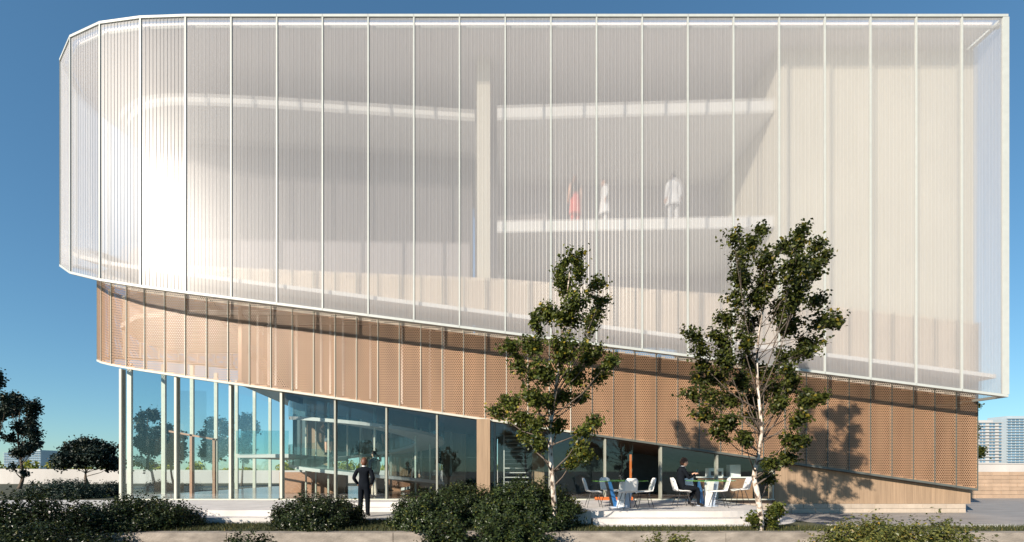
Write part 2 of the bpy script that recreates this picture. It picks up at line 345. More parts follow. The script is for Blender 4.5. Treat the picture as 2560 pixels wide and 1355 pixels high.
# boundary walls behind
M['wallpaint'] = mat('weathered_white_paint', (0.50, 0.475, 0.45), 0.85, 0.10, 0.5, stretch=(1, 1, 0.4), detail=8)
wl_ = empty('boundary_wall', (-40, 45, -0.6), 'long white rendered boundary wall behind the garden and glass corner', 'wall')
for a, b in (((-95, 46), (-48, 45)), ((-48, 45), (-20, 48)), ((-20, 48), (5, 50)), ((5, 50), (30, 50))):
    d = Vector((b[0] - a[0], b[1] - a[1])).normalized(); nrm = Vector((-d.y, d.x)) * 0.3
    MB().prism([a, b, (b[0] + nrm.x, b[1] + nrm.y), (a[0] + nrm.x, a[1] + nrm.y)], -0.6, lambda x, y: 1.5 + (-x - 20) * 0.006 if x < -20 else 1.5).build('wall_panel', M['wallpaint'], wl_)
wr = empty('white_wall', (40, 38, -0.6), 'plain white rendered wall above the buff block wall, right end', 'wall')
MB().box(26, 75, 38, 38.4, -0.6, 2.05).build('wall_face', M['wallpaint'], wr); MB().box(26, 75, 37.93, 38.45, 2.052, 2.12).build('coping', M['wallpaint'], wr)
# buff block wall at the right
bw = empty('block_wall', (27, 25, -0.4), 'low buff block wall in running bond beyond the corner of the building', 'wall')
MB().box(19.5, 36, 25.03, 25.3, -0.5, 1.27).build('mortar', M['mortar'], bw)
bm_ = MB().box(-.435, .435, -.02, .2, -.1, .1)
blk = None
for r in range(9):
    for c in range(19):
        xx = 19.9 + c * 0.89 + (0.445 if r % 2 else 0)
        if xx > 35.5: continue
        if blk is None:
            blk = bm_.build('block', M['brick'], bw, world=False); o = blk
        else:
            o = bpy.data.objects.new('block', blk.data); COL.objects.link(o); o.parent = bw
        o.matrix_parent_inverse = Matrix.Translation(-Vector(bw.location)); o.location = (xx, 25.02 + random.uniform(-.006, .006), -0.4 + 0.1 + r * 0.207)
        o.scale = (1, 1, 0.955)

# ================================================================== the building
B = empty('museum_building', (0, 18, 0.19), 'large museum with ribbed translucent upper facade over a perforated bronze band and glass ground floor', 'building')

def seg(p0, p1):
    d = (p1 - p0); L = d.length; d = d / L
    return d, Vector((-d.y, d.x)), L
def bar_along(mb, p0, p1, off0, off1, zb0, zb1, zt0, zt1, ext=0.0):
    """a bar on the plan line p0-p1, between two offsets along its outward normal"""
    d, n, L = seg(p0, p1); a = p0 - d * ext; b = p1 + d * ext
    q = [a + n * off1, b + n * off1, b + n * off0, a + n * off0]
    mb.hexa([(q[0].x, q[0].y, zb0), (q[1].x, q[1].y, zb1), (q[2].x, q[2].y, zb1), (q[3].x, q[3].y, zb0),
             (q[0].x, q[0].y, zt0), (q[1].x, q[1].y, zt1), (q[2].x, q[2].y, zt1), (q[3].x, q[3].y, zt0)])

# ---- translucent facade: rails, mullions, ribbed panels
full_skin = [Vector((16.54, 19.6)), Vector((16.54, 18.12)), Vector((16.54, 16.62))] + skin_path
tr_, br_, ir_ = MB(), MB(), MB()
for p0, p1 in zip(full_skin[:-1], full_skin[1:]):
    z0, z1 = z_skin(p0.x, p0.y), z_skin(p1.x, p1.y)
    if p0.x == p1.x and p0.x > 16: z0 = z1 = z_skin(16.54, SK_Y)
    bar_along(tr_, p0, p1, -0.10, 0.035, TOP - 0.085, TOP - 0.085, TOP, TOP, 0.004)
    bar_along(br_, p0, p1, -0.10, 0.035, z0 - 0.035, z1 - 0.035, z0 + 0.045, z1 + 0.045, 0.004)
    bar_along(ir_, p0, p1, -0.24, -0.17, TOP - 0.27, TOP - 0.27, TOP - 0.20, TOP - 0.20, -0.06)
fac = tr_.build('translucent_facade', M['frame'], B)
br_.build('bottom_rail', M['frame'], fac); ir_.build('inner_rail', M['frame'], fac)
for i, p in enumerate(full_skin):
    if i == 0: continue
    q0 = full_skin[i - 1]; q1 = full_skin[min(i + 1, len(full_skin) - 1)]
    d = (q1 - q0).normalized(); n = Vector((-d.y, d.x)); w = 0.024
    if i == 3: d = Vector((-1, 0)); n = Vector((0, -1)); w = 0.10; p = p + Vector((-0.062, 0))
    zb = z_skin(p.x, min(p.y, 99)) if i >= 3 else z_skin(16.54, SK_Y)
    c = [p - d * w + n * 0.03, p + d * w + n * 0.03, p + d * w - n * 0.045, p - d * w - n * 0.045]
    MB().prism([(k.x, k.y) for k in c], zb + 0.047, TOP - 0.088).build('mullion', M['frame'], fac)
NR = 12
for i, (p0, p1) in enumerate(zip(full_skin[:-1], full_skin[1:])):
    d, n, L = seg(p0, p1); g = 0.027
    if i == 3: g = 0.027; p0 = p0 + d * 0.125; L -= 0.125
    z0, z1 = z_skin(p0.x, p0.y), z_skin(p1.x, p1.y)
    if p0.x == p1.x and p0.x > 16: z0 = z1 = z_skin(16.54, SK_Y)
    rh = 0.004 if 3 <= i < 21 else 0.013
    prof = [(g, 0)]; q = (L - 2 * g) / NR
    for k in range(NR):
        a = g + k * q
        if k < NR - 1: prof += [(a + q - 0.026, 0.0), (a + q - 0.018, rh), (a + q - 0.008, rh), (a + q, 0.0)]
        else: prof += [(a + q, 0.0)]
    v = []; f = []
    for u, o in prof:
        c = p0 + d * u + n * o; zb = z0 + (z1 - z0) * u / L
        v += [(c.x, c.y, zb + 0.047), (c.x, c.y, TOP - 0.088)]
    for k in range(len(prof) - 1): f.append((2 * k, 2 * k + 1, 2 * k + 3, 2 * k + 2))
    mobj('glass_panel', v, f, M['skin'], fac)

# ---- roof and ceiling
roof_poly = [(p.x - 0.0, p.y) for p in skin_path[1:-1]]
inset = []
for i, p in enumerate(skin_path[:-1]):
    q0 = skin_path[max(i - 1, 0)]; q1 = skin_path[i + 1]; d = (q1 - q0).normalized(); n = Vector((-d.y, d.x)); inset.append(p - n * 0.26)
inset[0] = Vector((16.30, SK_Y + 0.26))
plan = [(p.x, p.y) for p in inset] + [(inset[-1].x, 27.0), (16.30, 27.0)]
MB().prism(plan, TOP - 0.13, TOP - 0.012).build('roof', M['ceiling'], B)

# ---- ledge between facade and band
out_, inn_ = [], []
nf = len(skin_path)
for i, p in enumerate(skin_path):
    q0 = skin_path[max(i - 1, 0)]; q1 = skin_path[min(i + 1, nf - 1)]; d = (q1 - q0).normalized(); n = Vector((-d.y, d.x))
    out_.append(p - n * 0.20)
    best = min(band_path, key=lambda b: (b - (p - n * 1.0)).length)
    inn_.append(Vector((p.x if i and i < 19 else best.x, BD_Y - 0.06)) if i < 19 else best + n * 0.06)
out_[0] = Vector((16.38, SK_Y + 0.2)); inn_[0] = Vector((16.38, BD_Y - 0.06))
lv, lf = [], []
for o, i_ in zip(out_, inn_):
    z = z_ledge(o.x, o.y); zi = z_ledge(o.x, o.y)
    lv += [(o.x, o.y, z), (o.x, o.y, z + 0.13), (i_.x, i_.y, zi + 0.13), (i_.x, i_.y, zi)]
for k in range(len(out_) - 1):
    a = 4 * k; b = a + 4
    lf += [(a, a + 1, b + 1, b), (a + 1, a + 2, b + 2, b + 1), (a + 2, a + 3, b + 3, b + 2), (a + 3, a, b, b + 3)]
lf += [(0, 3, 2, 1), tuple(len(lv) - 4 + k for k in range(4))]
mobj('ledge', lv, lf, M['white'], B)

# ---- perforated bronze band: one sheet per bay, holes are real
PIT = 0.0682; ROW = PIT * 0.8660254; HOLE = 0.0245
ang6 = np.arange(6) * math.pi / 3 + math.pi / 6
hexd = np.stack([np.cos(ang6), np.sin(ang6)], -1)
def perforated(p0, p1, z0a, z0b, z1a, z1b, parent, m='perf', name='perforated_panel'):
    d, n, L = seg(p0, p1); g = 0.012; W = L - 2 * g; pit = W / 11.0; sx = pit / PIT
    lo = lambda u: z0a + (z0b - z0a) * (u + g) / L
    hi = lambda u: z1a + (z1b - z1a) * (u + g) / L
    zmin, zmax = min(z0a, z0b), max(z1a, z1b)
    r0 = int(math.floor(zmin / ROW)) - 1; r1 = int(math.ceil(zmax / ROW)) + 1
    cs = []
    for r in range(r0, r1 + 1):
        if r % 2 == 0: cs.append(np.stack([(np.arange(11) + 0.5) * pit, np.full(11, r * ROW)], -1))
        else: cs.append(np.stack([np.arange(12) * pit, np.full(12, r * ROW)], -1))
    c = np.concatenate(cs)
    lo_c, hi_c = lo(c[:, 0]), hi(c[:, 0])
    R = PIT / math.sqrt(3)
    keep = (c[:, 1] > lo_c - R) & (c[:, 1] < hi_c + R); c = c[keep]; lo_c = lo_c[keep]; hi_c = hi_c[keep]
    holed = (c[:, 1] - HOLE * 1.25 > lo_c) & (c[:, 1] + HOLE * 1.25 < hi_c) & (c[:, 0] > 0.02) & (c[:, 0] < W - 0.02)
    outer = c[:, None, :] + hexd[None] * R * np.array([sx, 1.0])
    outer[..., 0] = np.clip(outer[..., 0], 0, W)
    outer[..., 1] = np.minimum(np.maximum(outer[..., 1], lo(outer[..., 0])), hi(outer[..., 0]))
    inner = c[holed][:, None, :] + hexd[None] * HOLE
    N, H = len(c), int(holed.sum())
    uv = np.concatenate([outer.reshape(-1, 2), inner.reshape(-1, 2)])
    xyz = np.stack([p0.x + d.x * (uv[:, 0] + g), p0.y + d.y * (uv[:, 0] + g), uv[:, 1]], -1)
    hi_idx = np.nonzero(holed)[0]; k = np.arange(6); k1 = (k + 1) % 6
    a = hi_idx[:, None] * 6 + k; b = hi_idx[:, None] * 6 + k1; i0 = N * 6 + np.arange(H)[:, None] * 6
    quads = np.stack([a, b, i0 + k1, i0 + k], -1).reshape(-1, 4).tolist()
    solid = (np.nonzero(~holed)[0][:, None] * 6 + k).tolist()
    return mobj(name, xyz, quads + solid, M[m], parent)
band_rail = MB(); band_rail2 = MB()
for k, (p0, p1) in enumerate(zip(band_path[:-1], band_path[1:])):
    z0, z1 = z_band(p0.x, p0.y), z_band(p1.x, p1.y)
    bar_along(band_rail if p0.x < 2.6 else band_rail2, p0, p1, -0.10, 0.03, z0 - 0.06, z1 - 0.06, z0 + 0.012, z1 + 0.012, 0.003)
band = band_rail.build('perforated_band', M['fin'], B)
band_rail2.build('bottom_trim', M['darkfin'], band)
for k, (p0, p1) in enumerate(zip(band_path[:-1], band_path[1:])):
    za, zb_ = z_band(p0.x, p0.y) + 0.014, z_band(p1.x, p1.y) + 0.014
    if k < NB + 7:
        ma, mb_ = z_skin(p0.x, p0.y - 1.03) + 0.10, z_skin(p1.x, p1.y - 1.03) + 0.10
        perforated(p0, p1, za, zb_, ma, mb_, band); perforated(p0, p1, ma + 0.01, mb_ + 0.01, z_btop(p0.x), z_btop(p1.x), band, 'perfpale')
    else: perforated(p0, p1, za, zb_, z_btop(p0.x), z_btop(p1.x), band)
for k, p in enumerate(band_path):
    q0 = band_path[max(k - 1, 0)]; q1 = band_path[min(k + 1, len(band_path) - 1)]; d = (q1 - q0).normalized(); n = Vector((-d.y, d.x))
    w = 0.011
    c = [p - d * w + n * 0.028, p + d * w + n * 0.028, p + d * w - n * 0.09, p - d * w - n * 0.09]
    MB().prism([(q.x, q.y) for q in c], z_band(p.x, p.y) + 0.013, z_btop(p.x) + 0.01).build('fin', M['fin'] if p.x < 2.6 else M['darkfin'], band)

# ---- linings, floors and rooms behind the band
def wall_x(mb, x0, x1, y0, y1, zb, zt, n=16):
    xs = np.linspace(x0, x1, n + 1)
    for a, b in zip(xs[:-1], xs[1:]):
        mb.hexa([(a, y0, zb(a)), (b, y0, zb(b)), (b, y1, zb(b)), (a, y1, zb(a)), (a, y0, zt(a)), (b, y0, zt(b)), (b, y1, zt(b)), (a, y1, zt(a))])
    return mb
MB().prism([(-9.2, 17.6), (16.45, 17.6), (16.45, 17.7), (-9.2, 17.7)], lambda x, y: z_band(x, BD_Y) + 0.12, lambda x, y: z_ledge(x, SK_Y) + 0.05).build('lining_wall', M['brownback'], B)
wall_x(MB(), -11.0, 16.45, 16.26, 16.36, lambda x: z_ledge(x, SK_Y) + 0.02, lambda x: z_btop(x) - 0.03, 20).build('parapet', M['peach'], B)
MB().prism([(-9.4, 16.2), (16.55, 16.2), (16.55, 26), (-11.6, 26)], lambda x, y: z_band(x, BD_Y) + 0.0, lambda x, y: z_band(x, BD_Y) + 0.11).build('soffit', M['soffit'], B)
# slanted inner screen at the open end of the band
sv = [(-9.45, 16.35, z_band(-9.45, BD_Y)), (-11.6, 26.0, z_band(-11.6, BD_Y)), (-11.6, 26.0, 8.3), (-9.45, 16.35, 8.3)]
MB().hexa([sv[0], sv[1], (sv[1][0] + .12, sv[1][1], sv[1][2]), (sv[0][0] + .12, sv[0][1], sv[0][2]), sv[3], sv[2], (sv[2][0] + .12, sv[2][1], sv[2][2]), (sv[3][0] + .12, sv[3][1], sv[3][2])]).build('inner_screen', M['perf'], B)
MB().prism([(-10.6, 16.42), (16.5, 16.42), (16.5, 26), (-11.6, 26)], 8.18, 8.26).build('gallery_floor', M['white'], B) if False else None
a_, b_ = pt(515, 725, 17.6), pt(735, 985, 17.6)
MB().hexa([(a_.x, 17.0, a_.z - .3), (b_.x, 17.0, b_.z - .3), (b_.x, 18.4, b_.z - .3), (a_.x, 18.4, a_.z - .3), (a_.x, 17.0, a_.z), (b_.x, 17.0, b_.z), (b_.x, 18.4, b_.z), (a_.x, 18.4, a_.z)]).build('inner_stair_flight', M['soffit'], B)
# posts standing behind the perforated sheets
for px in (645, 672, 690, 742, 803, 826, 858, 926, 1005, 1075, 1110):
    p = pt(px, 900, 16.5)
    MB().box(p.x - 0.03, p.x + 0.03, 16.46, 16.52, z_band(p.x, BD_Y) + 0.13, z_ledge(p.x, SK_Y) + 0.04).build('inner_post', M['white'], B)
# cream block at the right end, behind the translucent facade
MB().prism([(9.62, 16.22), (16.55, 16.22), (16.55, 26), (9.62, 26)], lambda x, y: z_btop(x) - 0.06, TOP - 0.135).build('cream_block', M['cream'], B)
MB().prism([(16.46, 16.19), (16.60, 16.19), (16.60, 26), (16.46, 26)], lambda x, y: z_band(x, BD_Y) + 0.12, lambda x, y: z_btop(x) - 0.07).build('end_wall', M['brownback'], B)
# recessed gallery in the middle: back wall, slabs, column
MB().box(-1.3, 9.61, 20.6, 20.8, 7.0, TOP - 0.135).build('gallery_wall', M['gallery'], B)
def slab_obl(name, yl, yr, z0, z1, x0=-0.25, x1=9.60):
    MB().prism([(x0, yl), (x1, yr), (x1, 20.59), (x0, 20.59)], z0, z1).build(name, M['white'], B)
slab_obl('upper_slab', 16.75, 16.40, 14.28, 14.72)
slab_obl('gallery_slab', 16.75, 16.40, 10.18, 10.58)
slab_obl('lower_slab', 16.78, 16.45, 7.05, 7.25)
MB().prism([(-0.98, 16.6), (-0.50, 16.6), (-0.50, 17.0), (-0.98, 17.0)], 7.29, TOP - 0.135).build('column', M['cream'], B, smooth=False)
# curved polished wall at the left, seen through the facade
wp = [(-1.3, 19.45), (-5, 19.15), (-9, 18.85), (-12.2, 18.58), (-13.2, 18.60), (-14.1, 18.75), (-14.9, 19.1), (-15.5, 19.6), (-15.85, 20.2), (-15.95, 21), (-15.9, 22)]
def smooth_path(p, k=5):
    o = []
    for i in range(len(p) - 1):
        a, b, c, d = [Vector(p[min(max(j, 0), len(p) - 1)]) for j in (i - 1, i, i + 1, i + 2)]
        for t in range(k):
            s = t / k; o.append(0.5 * ((2 * b) + (c - a) * s + (2 * a - 5 * b + 4 * c - d) * s * s + (3 * b - a - 3 * c + d) * s ** 3))
    o.append(Vector(p[-1])); return o
sp = smooth_path(wp)
cv, cf = [], []
for p in sp: cv += [(p.x, p.y, 7.3), (p.x, p.y, TOP - 0.135)]
for k in range(len(sp) - 1): cf.append((2 * k, 2 * k + 2, 2 * k + 3, 2 * k + 1))
mobj('curved_wall', cv, cf, M['recess'], B, smooth=True)
# added white slab before the curved wall, standing in for ceiling bounce light
ce = smooth_path([(-1.1, 17.38), (-5, 17.05), (-9, 16.72), (-12.0, 16.62), (-13.4, 16.95), (-14.5, 17.7), (-15.1, 18.7)], 5)
MB().prism([(q.x, q.y) for q in ce] + [(-14.6, 19.2), (-12.2, 18.75), (-9, 18.95), (-5, 19.25), (-1.1, 19.55)], 14.72, 15.02).build('bounce_light_slab', M['white'], B)
# balcony in front of the curved wall
bp_ = [(-1.3, 17.6), (-11, 17.35), (-13.6, 17.6), (-14.9, 18.3), (-15.5, 19.2)]
bpp = smooth_path(bp_, 4)
bv, bf = [], []
for p in bpp: bv += [(p.x, p.y, 7.3), (p.x, p.y, 10.18), (p.x, p.y + .08, 10.18), (p.x, p.y + .08, 7.3)]
for k in range(len(bpp) - 1):
    a = 4 * k; b = a + 4; bf += [(a, b, b + 1, a + 1), (a + 1, b + 1, b + 2, a + 2), (a + 2, b + 2, b + 3, a + 3)]
mobj('balcony_parapet', bv, bf, M['gallery'], B)
MB().prism([(-1.3, 16.45)] + [(-11.2, 16.45), (-13.5, 16.9), (-15, 18), (-15.8, 20), (-15.8, 22), (-1.3, 22)], 7.1, 7.28).build('terrace_floor', M['white'], B)

# ---- ground-floor glazing
gl = MB().box(-13.5, 9.55, 16.22, 16.42, 0.492, 0.53).build('glazing', M['post'], B)
front_px = [305, 442, 578, 705, 839, 967, 1093, 1237, 1374, 1512, 1651, 1791, 1930]
gx = [(px - VX) / F * 16.3 for px in front_px]
for k, xx in enumerate(gx):
    zt = z_band(xx, BD_Y) - 0.062
    hw = 0.04 if k < 4 else 0.03
    MB().box(xx - hw, xx + hw, 16.22, 16.42, 0.531, zt).build('post', M['post' if k < 4 else 'slimpost'], gl)
for k in range(len(gx) - 1):
    a, b = gx[k] + 0.04, gx[k + 1] - 0.04
    if k == 9: b = (1582 - VX) / F * 16.3
    MB().hexa([(a, 16.31, 0.532), (b, 16.31, 0.532), (b, 16.325, 0.532), (a, 16.325, 0.532)] + [(x_, y_, z_band(x_, BD_Y) - 0.064) for x_, y_ in ((a, 16.31), (b, 16.31), (b, 16.325), (a, 16.325))]).build('pane', M['glass'], gl)
# left side wall of glass running back
side = [(-13.45, 16.3), (-14.2, 16.75), (-14.75, 17.5), (-15.0, 18.45)] + [(-15.0, 18.45 + 1.84 * k) for k in range(1, 7)]
ss = empty('side', (0, 0, 0)) if False else gl
for k in range(3, len(side) - 1):
    (xa, ya), (xb, yb) = side[k], side[k + 1]
    za, zb2 = z_band(xa, ya) - 0.07, z_band(xb, yb) - 0.07
    if ya > 22.3: za = zb2 = 5.9
    n = Vector((yb - ya, -(xb - xa))).normalized() * 0.012
    MB().hexa([(xa, ya, .532), (xb, yb, .532), (xb + n.x, yb + n.y, .532), (xa + n.x, ya + n.y, .532), (xa, ya, za), (xb, yb, zb2), (xb + n.x, yb + n.y, zb2), (xa + n.x, ya + n.y, za)]).build('pane', M['glass'], gl)
for k in range(3, len(side)):
    xa, ya = side[k]; MB().box(xa - 0.085, xa + 0.085, ya - 0.05, ya + 0.05, 0.49, z_band(xa, min(ya, 22)) - 0.08).build('post', M['post'], gl)
# doorway of timber in the glass corner
dr = MB()
for px in (479, 536): p = pt(px, 1200, 18.2); dr.box(p.x - .05, p.x + .05, 18.15, 18.25, 0.50, pt(px, 1086 if px < 500 else 1097, 18.2).z)
p0, p1 = pt(424, 1076, 18.2), pt(541, 1097, 18.2)
dr.hexa([(p0.x, 18.15, p0.z - .07), (p1.x, 18.15, p1.z - .07), (p1.x, 18.25, p1.z - .07), (p0.x, 18.25, p0.z - .07), (p0.x, 18.15, p0.z), (p1.x, 18.15, p1.z), (p1.x, 18.25, p1.z), (p0.x, 18.25, p0.z)])
dr.build('timber_doorway', M['wood'], B)
# interior floor
MB().prism([(-13.4, 16.43), (9.5, 16.43), (16.4, 17), (16.4, 30), (-14.9, 30), (-14.9, 18.5)], 0.2, 0.492).build('floor', M['floor'], B)
# concrete pier and stair
p = pt(1192, 1150, 16.0); q = pt(1225, 1150, 16.0)
MB().box(p.x, q.x, 15.92, 16.2, 0.45, z_band(p.x, BD_Y) - 0.075).build('pier', M['board'], B)
st = MB().box(-0.02, 0.02, 18.0, 18.05, 0.5, 3.6).build('staircase', M['ramp'], B)
for k in range(14):
    MB().box(0.03, 1.0, 18.0 + k * 0.27, 18.25 + k * 0.27, 0.66 + k * 0.19, 0.70 + k * 0.19).build('tread', M['ramp'], st)
# back walls of the ground floor
MB().box(-0.3, 16.4, 22.2, 22.4, 0.493, 4.2).build('back_wall', M['grey'], B)
MB().box(1.2, 1.7, 19.4, 19.8, 0.493, 3.6).build('inner_pier', M['board'], B)
for a, b in ((-11.4, -9.9), (-8.3, -7.6), (-6.6, -5.2), (-3.6, -2.2)):
    MB().box(a, b, 26.4, 26.7, 0.493, 5.0).build('back_pier', M['board'], B)
MB().box(-12.4, -0.4, 27.0, 27.2, 2.3, 6.2).build('added_dark_wall', M['teal'], B)  # added to darken the interior; its teal is painted sky reflection
MB().box(-5.6, -0.4, 26.9, 26.99, 0.493, 2.29).build('added_dark_wall', M['teal'], B)
MB().box(-10.5, -7.4, 21.5, 21.65, 0.493, 1.45).build('counter_wall', M['wood'], B)
MB().box(-7.39, -2.0, 23.5, 23.65, 0.493, 1.25).build('low_wall', M['wood'], B)
for k in range(7):
    xx = -11.5 + k * 1.7; MB().box(xx - .05, xx + .05, 26.0, 26.1, 0.493, 4.6).build('rear_post', M['post'], B)
# spiral ramp behind the glass
def helix(c, r0, r1, a0, a1, z0, z1, th, n=64):
    v, f = [], []
    for k in range(n + 1):
        t = k / n; a = math.radians(a0 + (a1 - a0) * t); z = z0 + (z1 - z0) * t
        for r, zz in ((r1, z), (r1, z + th), (r0, z + th), (r0, z)): v.append((c[0] + r * math.cos(a), c[1] + r * math.sin(a), zz))
    for k in range(n):
        a = 4 * k; b = a + 4
        f += [(a, b, b + 1, a + 1), (a + 1, b + 1, b + 2, a + 2), (a + 2, b + 2, b + 3, a + 3), (a + 3, b + 3, b, a)]
    f += [(3, 2, 1, 0), tuple(len(v) - 4 + k for k in range(4))]
    return v, f
RC = (-6.0, 20.6)
v, f = helix(RC, 2.0, 3.3, 60, -560, 0.55, 3.9, 0.13, 110)
ramp = mobj('spiral_ramp', v, f, M['ramp'], B)
def helix_wall(r, a0, a1, z0, z1, h, n):
    v, f = [], []
    for k in range(n + 1):
        t = k / n; a = math.radians(a0 + (a1 - a0) * t); z = z0 + (z1 - z0) * t
        v += [(RC[0] + r * math.cos(a), RC[1] + r * math.sin(a), z), (RC[0] + r * math.cos(a), RC[1] + r * math.sin(a), z + h)]
    for k in range(n): f.append((2 * k, 2 * k + 2, 2 * k + 3, 2 * k + 1))
    return v, f
v, f = helix_wall(3.32, 60, -560, 0.68, 4.03, 0.75, 110); mobj('balustrade', v, f, M['railglass'], ramp, smooth=True)
for k in range(9):
    a = math.radians(40 * k + 10); xx, yy = RC[0] + 2.65 * math.cos(a), RC[1] + 2.65 * math.sin(a)
    MB().tube([(xx, yy, 0.493), (xx, yy, 4.3)], 0.04, 8).build('ramp_post', M['post'], ramp)
# mezzanine the ramp meets
MB().prism([(-10.2, 17.6), (-8.2, 17.5), (-8.2, 24), (-10.6, 24)], 2.02, 2.16).build('mezzanine', M['ramp'], B)
MB().box(-10.2, -8.2, 17.5, 17.52, 2.17, 3.05).build('mezzanine_balustrade', M['railglass'], B)
# orange door trim
o0 = pt(1574, 1150, 16.36); o1 = pt(1578, 1150, 16.36)
MB().box(o0.x, o1.x + .01, 16.33, 16.39, 0.54, 2.1).build('door_handle', M['orange'], B)
a0 = pt(1487, 1250, 16.2); a1 = pt(1582, 1250, 16.2)
MB().box(a0.x, a1.x, 16.17, 16.215, 0.493, 0.60).build('door_base', M['orange'], B)
# board-marked concrete wall and stone plinth at the right
cw0, cw1 = 9.62, 16.58
MB().hexa([(cw0, 16.35, .352), (cw1, 16.35, .352), (cw1, 16.75, .352), (cw0, 16.75, .352)] + [(x_, y_, z_band(x_, BD_Y) - 0.065) for x_, y_ in ((cw0, 16.35), (cw1, 16.35), (cw1, 16.75), (cw0, 16.75))]).build('concrete_wall', M['board'], B)
pln = MB().box(8.5, 16.35, 16.33, 16.8, -0.3, 0.345).build('plinth', M['mortar'], B)
for r in range(2):
    xx = 8.5 - (0.42 if r else 0)
    while xx < 16.3:
        a = max(xx, 8.5); b = min(xx + 0.845, 16.37); dz = random.uniform(-.002, .002)
        MB().box(a + .006, b - .006, 16.30 + random.uniform(-.003, .003), 16.329, 0.035 + r * 0.158, 0.184 + r * 0.158).build('stone_block', M['stone'], pln); xx += 0.845
# coffee bar inside the right end
cb = empty('coffee_bar', (8.0, 17.4, 0.492), 'white coffee bar with machines behind the glass beside the birch', 'counter')
MB().box(7.5, 9.3, 17.2, 17.8, .492, 1.25).build('cabinet', M['wood'], cb); MB().box(7.45, 9.35, 17.15, 17.85, 1.252, 1.30).build('worktop', M['white'], cb)
MB().box(7.7, 8.25, 17.3, 17.6, 1.302, 1.62).build('coffee_machine', M['chair'], cb); MB().box(8.5, 8.9, 17.3, 17.6, 1.302, 1.75).build('grinder', M['chair'], cb)
MB().box(7.78, 8.17, 17.27, 17.295, 1.34, 1.5).build('machine_front', M['black'], cb)

# ================================================================== vegetation
def leaves_mesh(name, c, nrm, size, m, parent=None, aspect=0.62, fold=0.25):
    """one kite-shaped folded leaf for each centre"""
    N = len(c); nrm = nrm / np.maximum(np.linalg.norm(nrm, axis=1, keepdims=True), 1e-6)
    r = RNG.normal(size=(N, 3)); t = np.cross(nrm, r); t /= np.maximum(np.linalg.norm(t, axis=1, keepdims=True), 1e-6); b = np.cross(nrm, t)
    s = (size * RNG.uniform(0.65, 1.3, N))[:, None] if np.isscalar(size) else size[:, None]
    v = np.empty((N, 4, 3)); v[:, 0] = c - t * s * 0.5; v[:, 2] = c + t * s * 0.5
    v[:, 1] = c + b * s * 0.5 * aspect + nrm * s * fold * 0.5; v[:, 3] = c - b * s * 0.5 * aspect + nrm * s * fold * 0.5
    i = np.arange(N)[:, None] * 4
    f = np.concatenate([i + np.array([0, 1, 2]), i + np.array([0, 2, 3])], 0).tolist()
    # split along the fold but shared verts keep each leaf one island
    return mobj(name, v.reshape(-1, 3), f, m, parent)
def shrub(name, c, rx, ry, h, m, label, group, n_sh=420, per=34, leaf=0.06, seed=0, sprig=0.16, base=0.0):
    """rounded shrub of upright leafy shoots"""
    rg = np.random.default_rng(seed + 100)
    o = empty(name, c, label, 'shrub', group)
    n_sh = int(n_sh * 1.5)
    th = rg.uniform(0, 2 * math.pi, n_sh); ph = np.arccos(rg.uniform(-0.15, 1, n_sh))
    lump = 1 + 0.10 * np.sin(3 * th + seed) + 0.08 * np.sin(5 * th + 2 * ph * 3 + seed * 2) + rg.normal(0, 0.05, n_sh)
    d = np.stack([np.sin(ph) * np.cos(th), np.sin(ph) * np.sin(th), np.cos(ph)], -1)
    tip = d * lump[:, None] * np.array([rx, ry, h * 0.93]); tip[:, 2] = np.maximum(tip[:, 2], 0.02) + base
    tip += rg.normal(0, 0.02, tip.shape); up = np.array([0, 0, 1.0])
    dirn = d * 0.75 + up * 0.75 + rg.normal(0, 0.22, (n_sh, 3)); dirn /= np.linalg.norm(dirn, axis=1, keepdims=True)
    ln = sprig * rg.uniform(0.6, 1.9, n_sh)
    t = rg.uniform(-1.2, 1.0, (n_sh, per)); pos = tip[:, None, :] + dirn[:, None, :] * (t * ln[:, None])[..., None]
    pos = pos + rg.normal(0, leaf * 0.55, pos.shape)
    nr = d[:, None, :] * 0.6 + up * 0.5 + rg.normal(0, 0.55, pos.shape)
    # inner mass so that it is not see-through
    k = n_sh * per // 3; q = rg.normal(size=(k, 3)); q /= np.linalg.norm(q, axis=1, keepdims=True); q *= (rg.uniform(0.35, 0.9, k) ** 0.6)[:, None]
    q = q * np.array([rx, ry, h * 0.9]) ; q[:, 2] = np.abs(q[:, 2]) + base
    P = np.concatenate([pos.reshape(-1, 3), q]); Nn = np.concatenate([nr.reshape(-1, 3), q + rg.normal(0, 0.4, q.shape)])
    ok = P[:, 2] > 0.0; P = P[ok]; Nn = Nn[ok]
    leaves_mesh('foliage', P + np.array(c), Nn, leaf, m, o)
    sb = MB()
    for j in range(9):
        a = 2 * math.pi * j / 9; sb.tube([Vector(c) + Vector((0.05 * math.cos(a), 0.05 * math.sin(a), 0)), Vector(c) + Vector((rx * .6 * math.cos(a), ry * .6 * math.sin(a), h * 0.7))], [0.018, 0.006], 5)
    sb.build('stems', M['trunk'], o)
    return o
def px_shrub(x0, x1, ytop, d, zb, m, label, group, seed, depth=None, **k):
    a, b = pt(x0, 1200, d), pt(x1, 1200, d); zt = pt(0, ytop, d).z
    rx = (b.x - a.x) / 2
    return shrub('shrub', ((a.x + b.x) / 2, d, zb), rx * 0.95, depth or min(rx, 1.0), (zt - zb) * 0.84, m, label, group, seed=seed, **k)

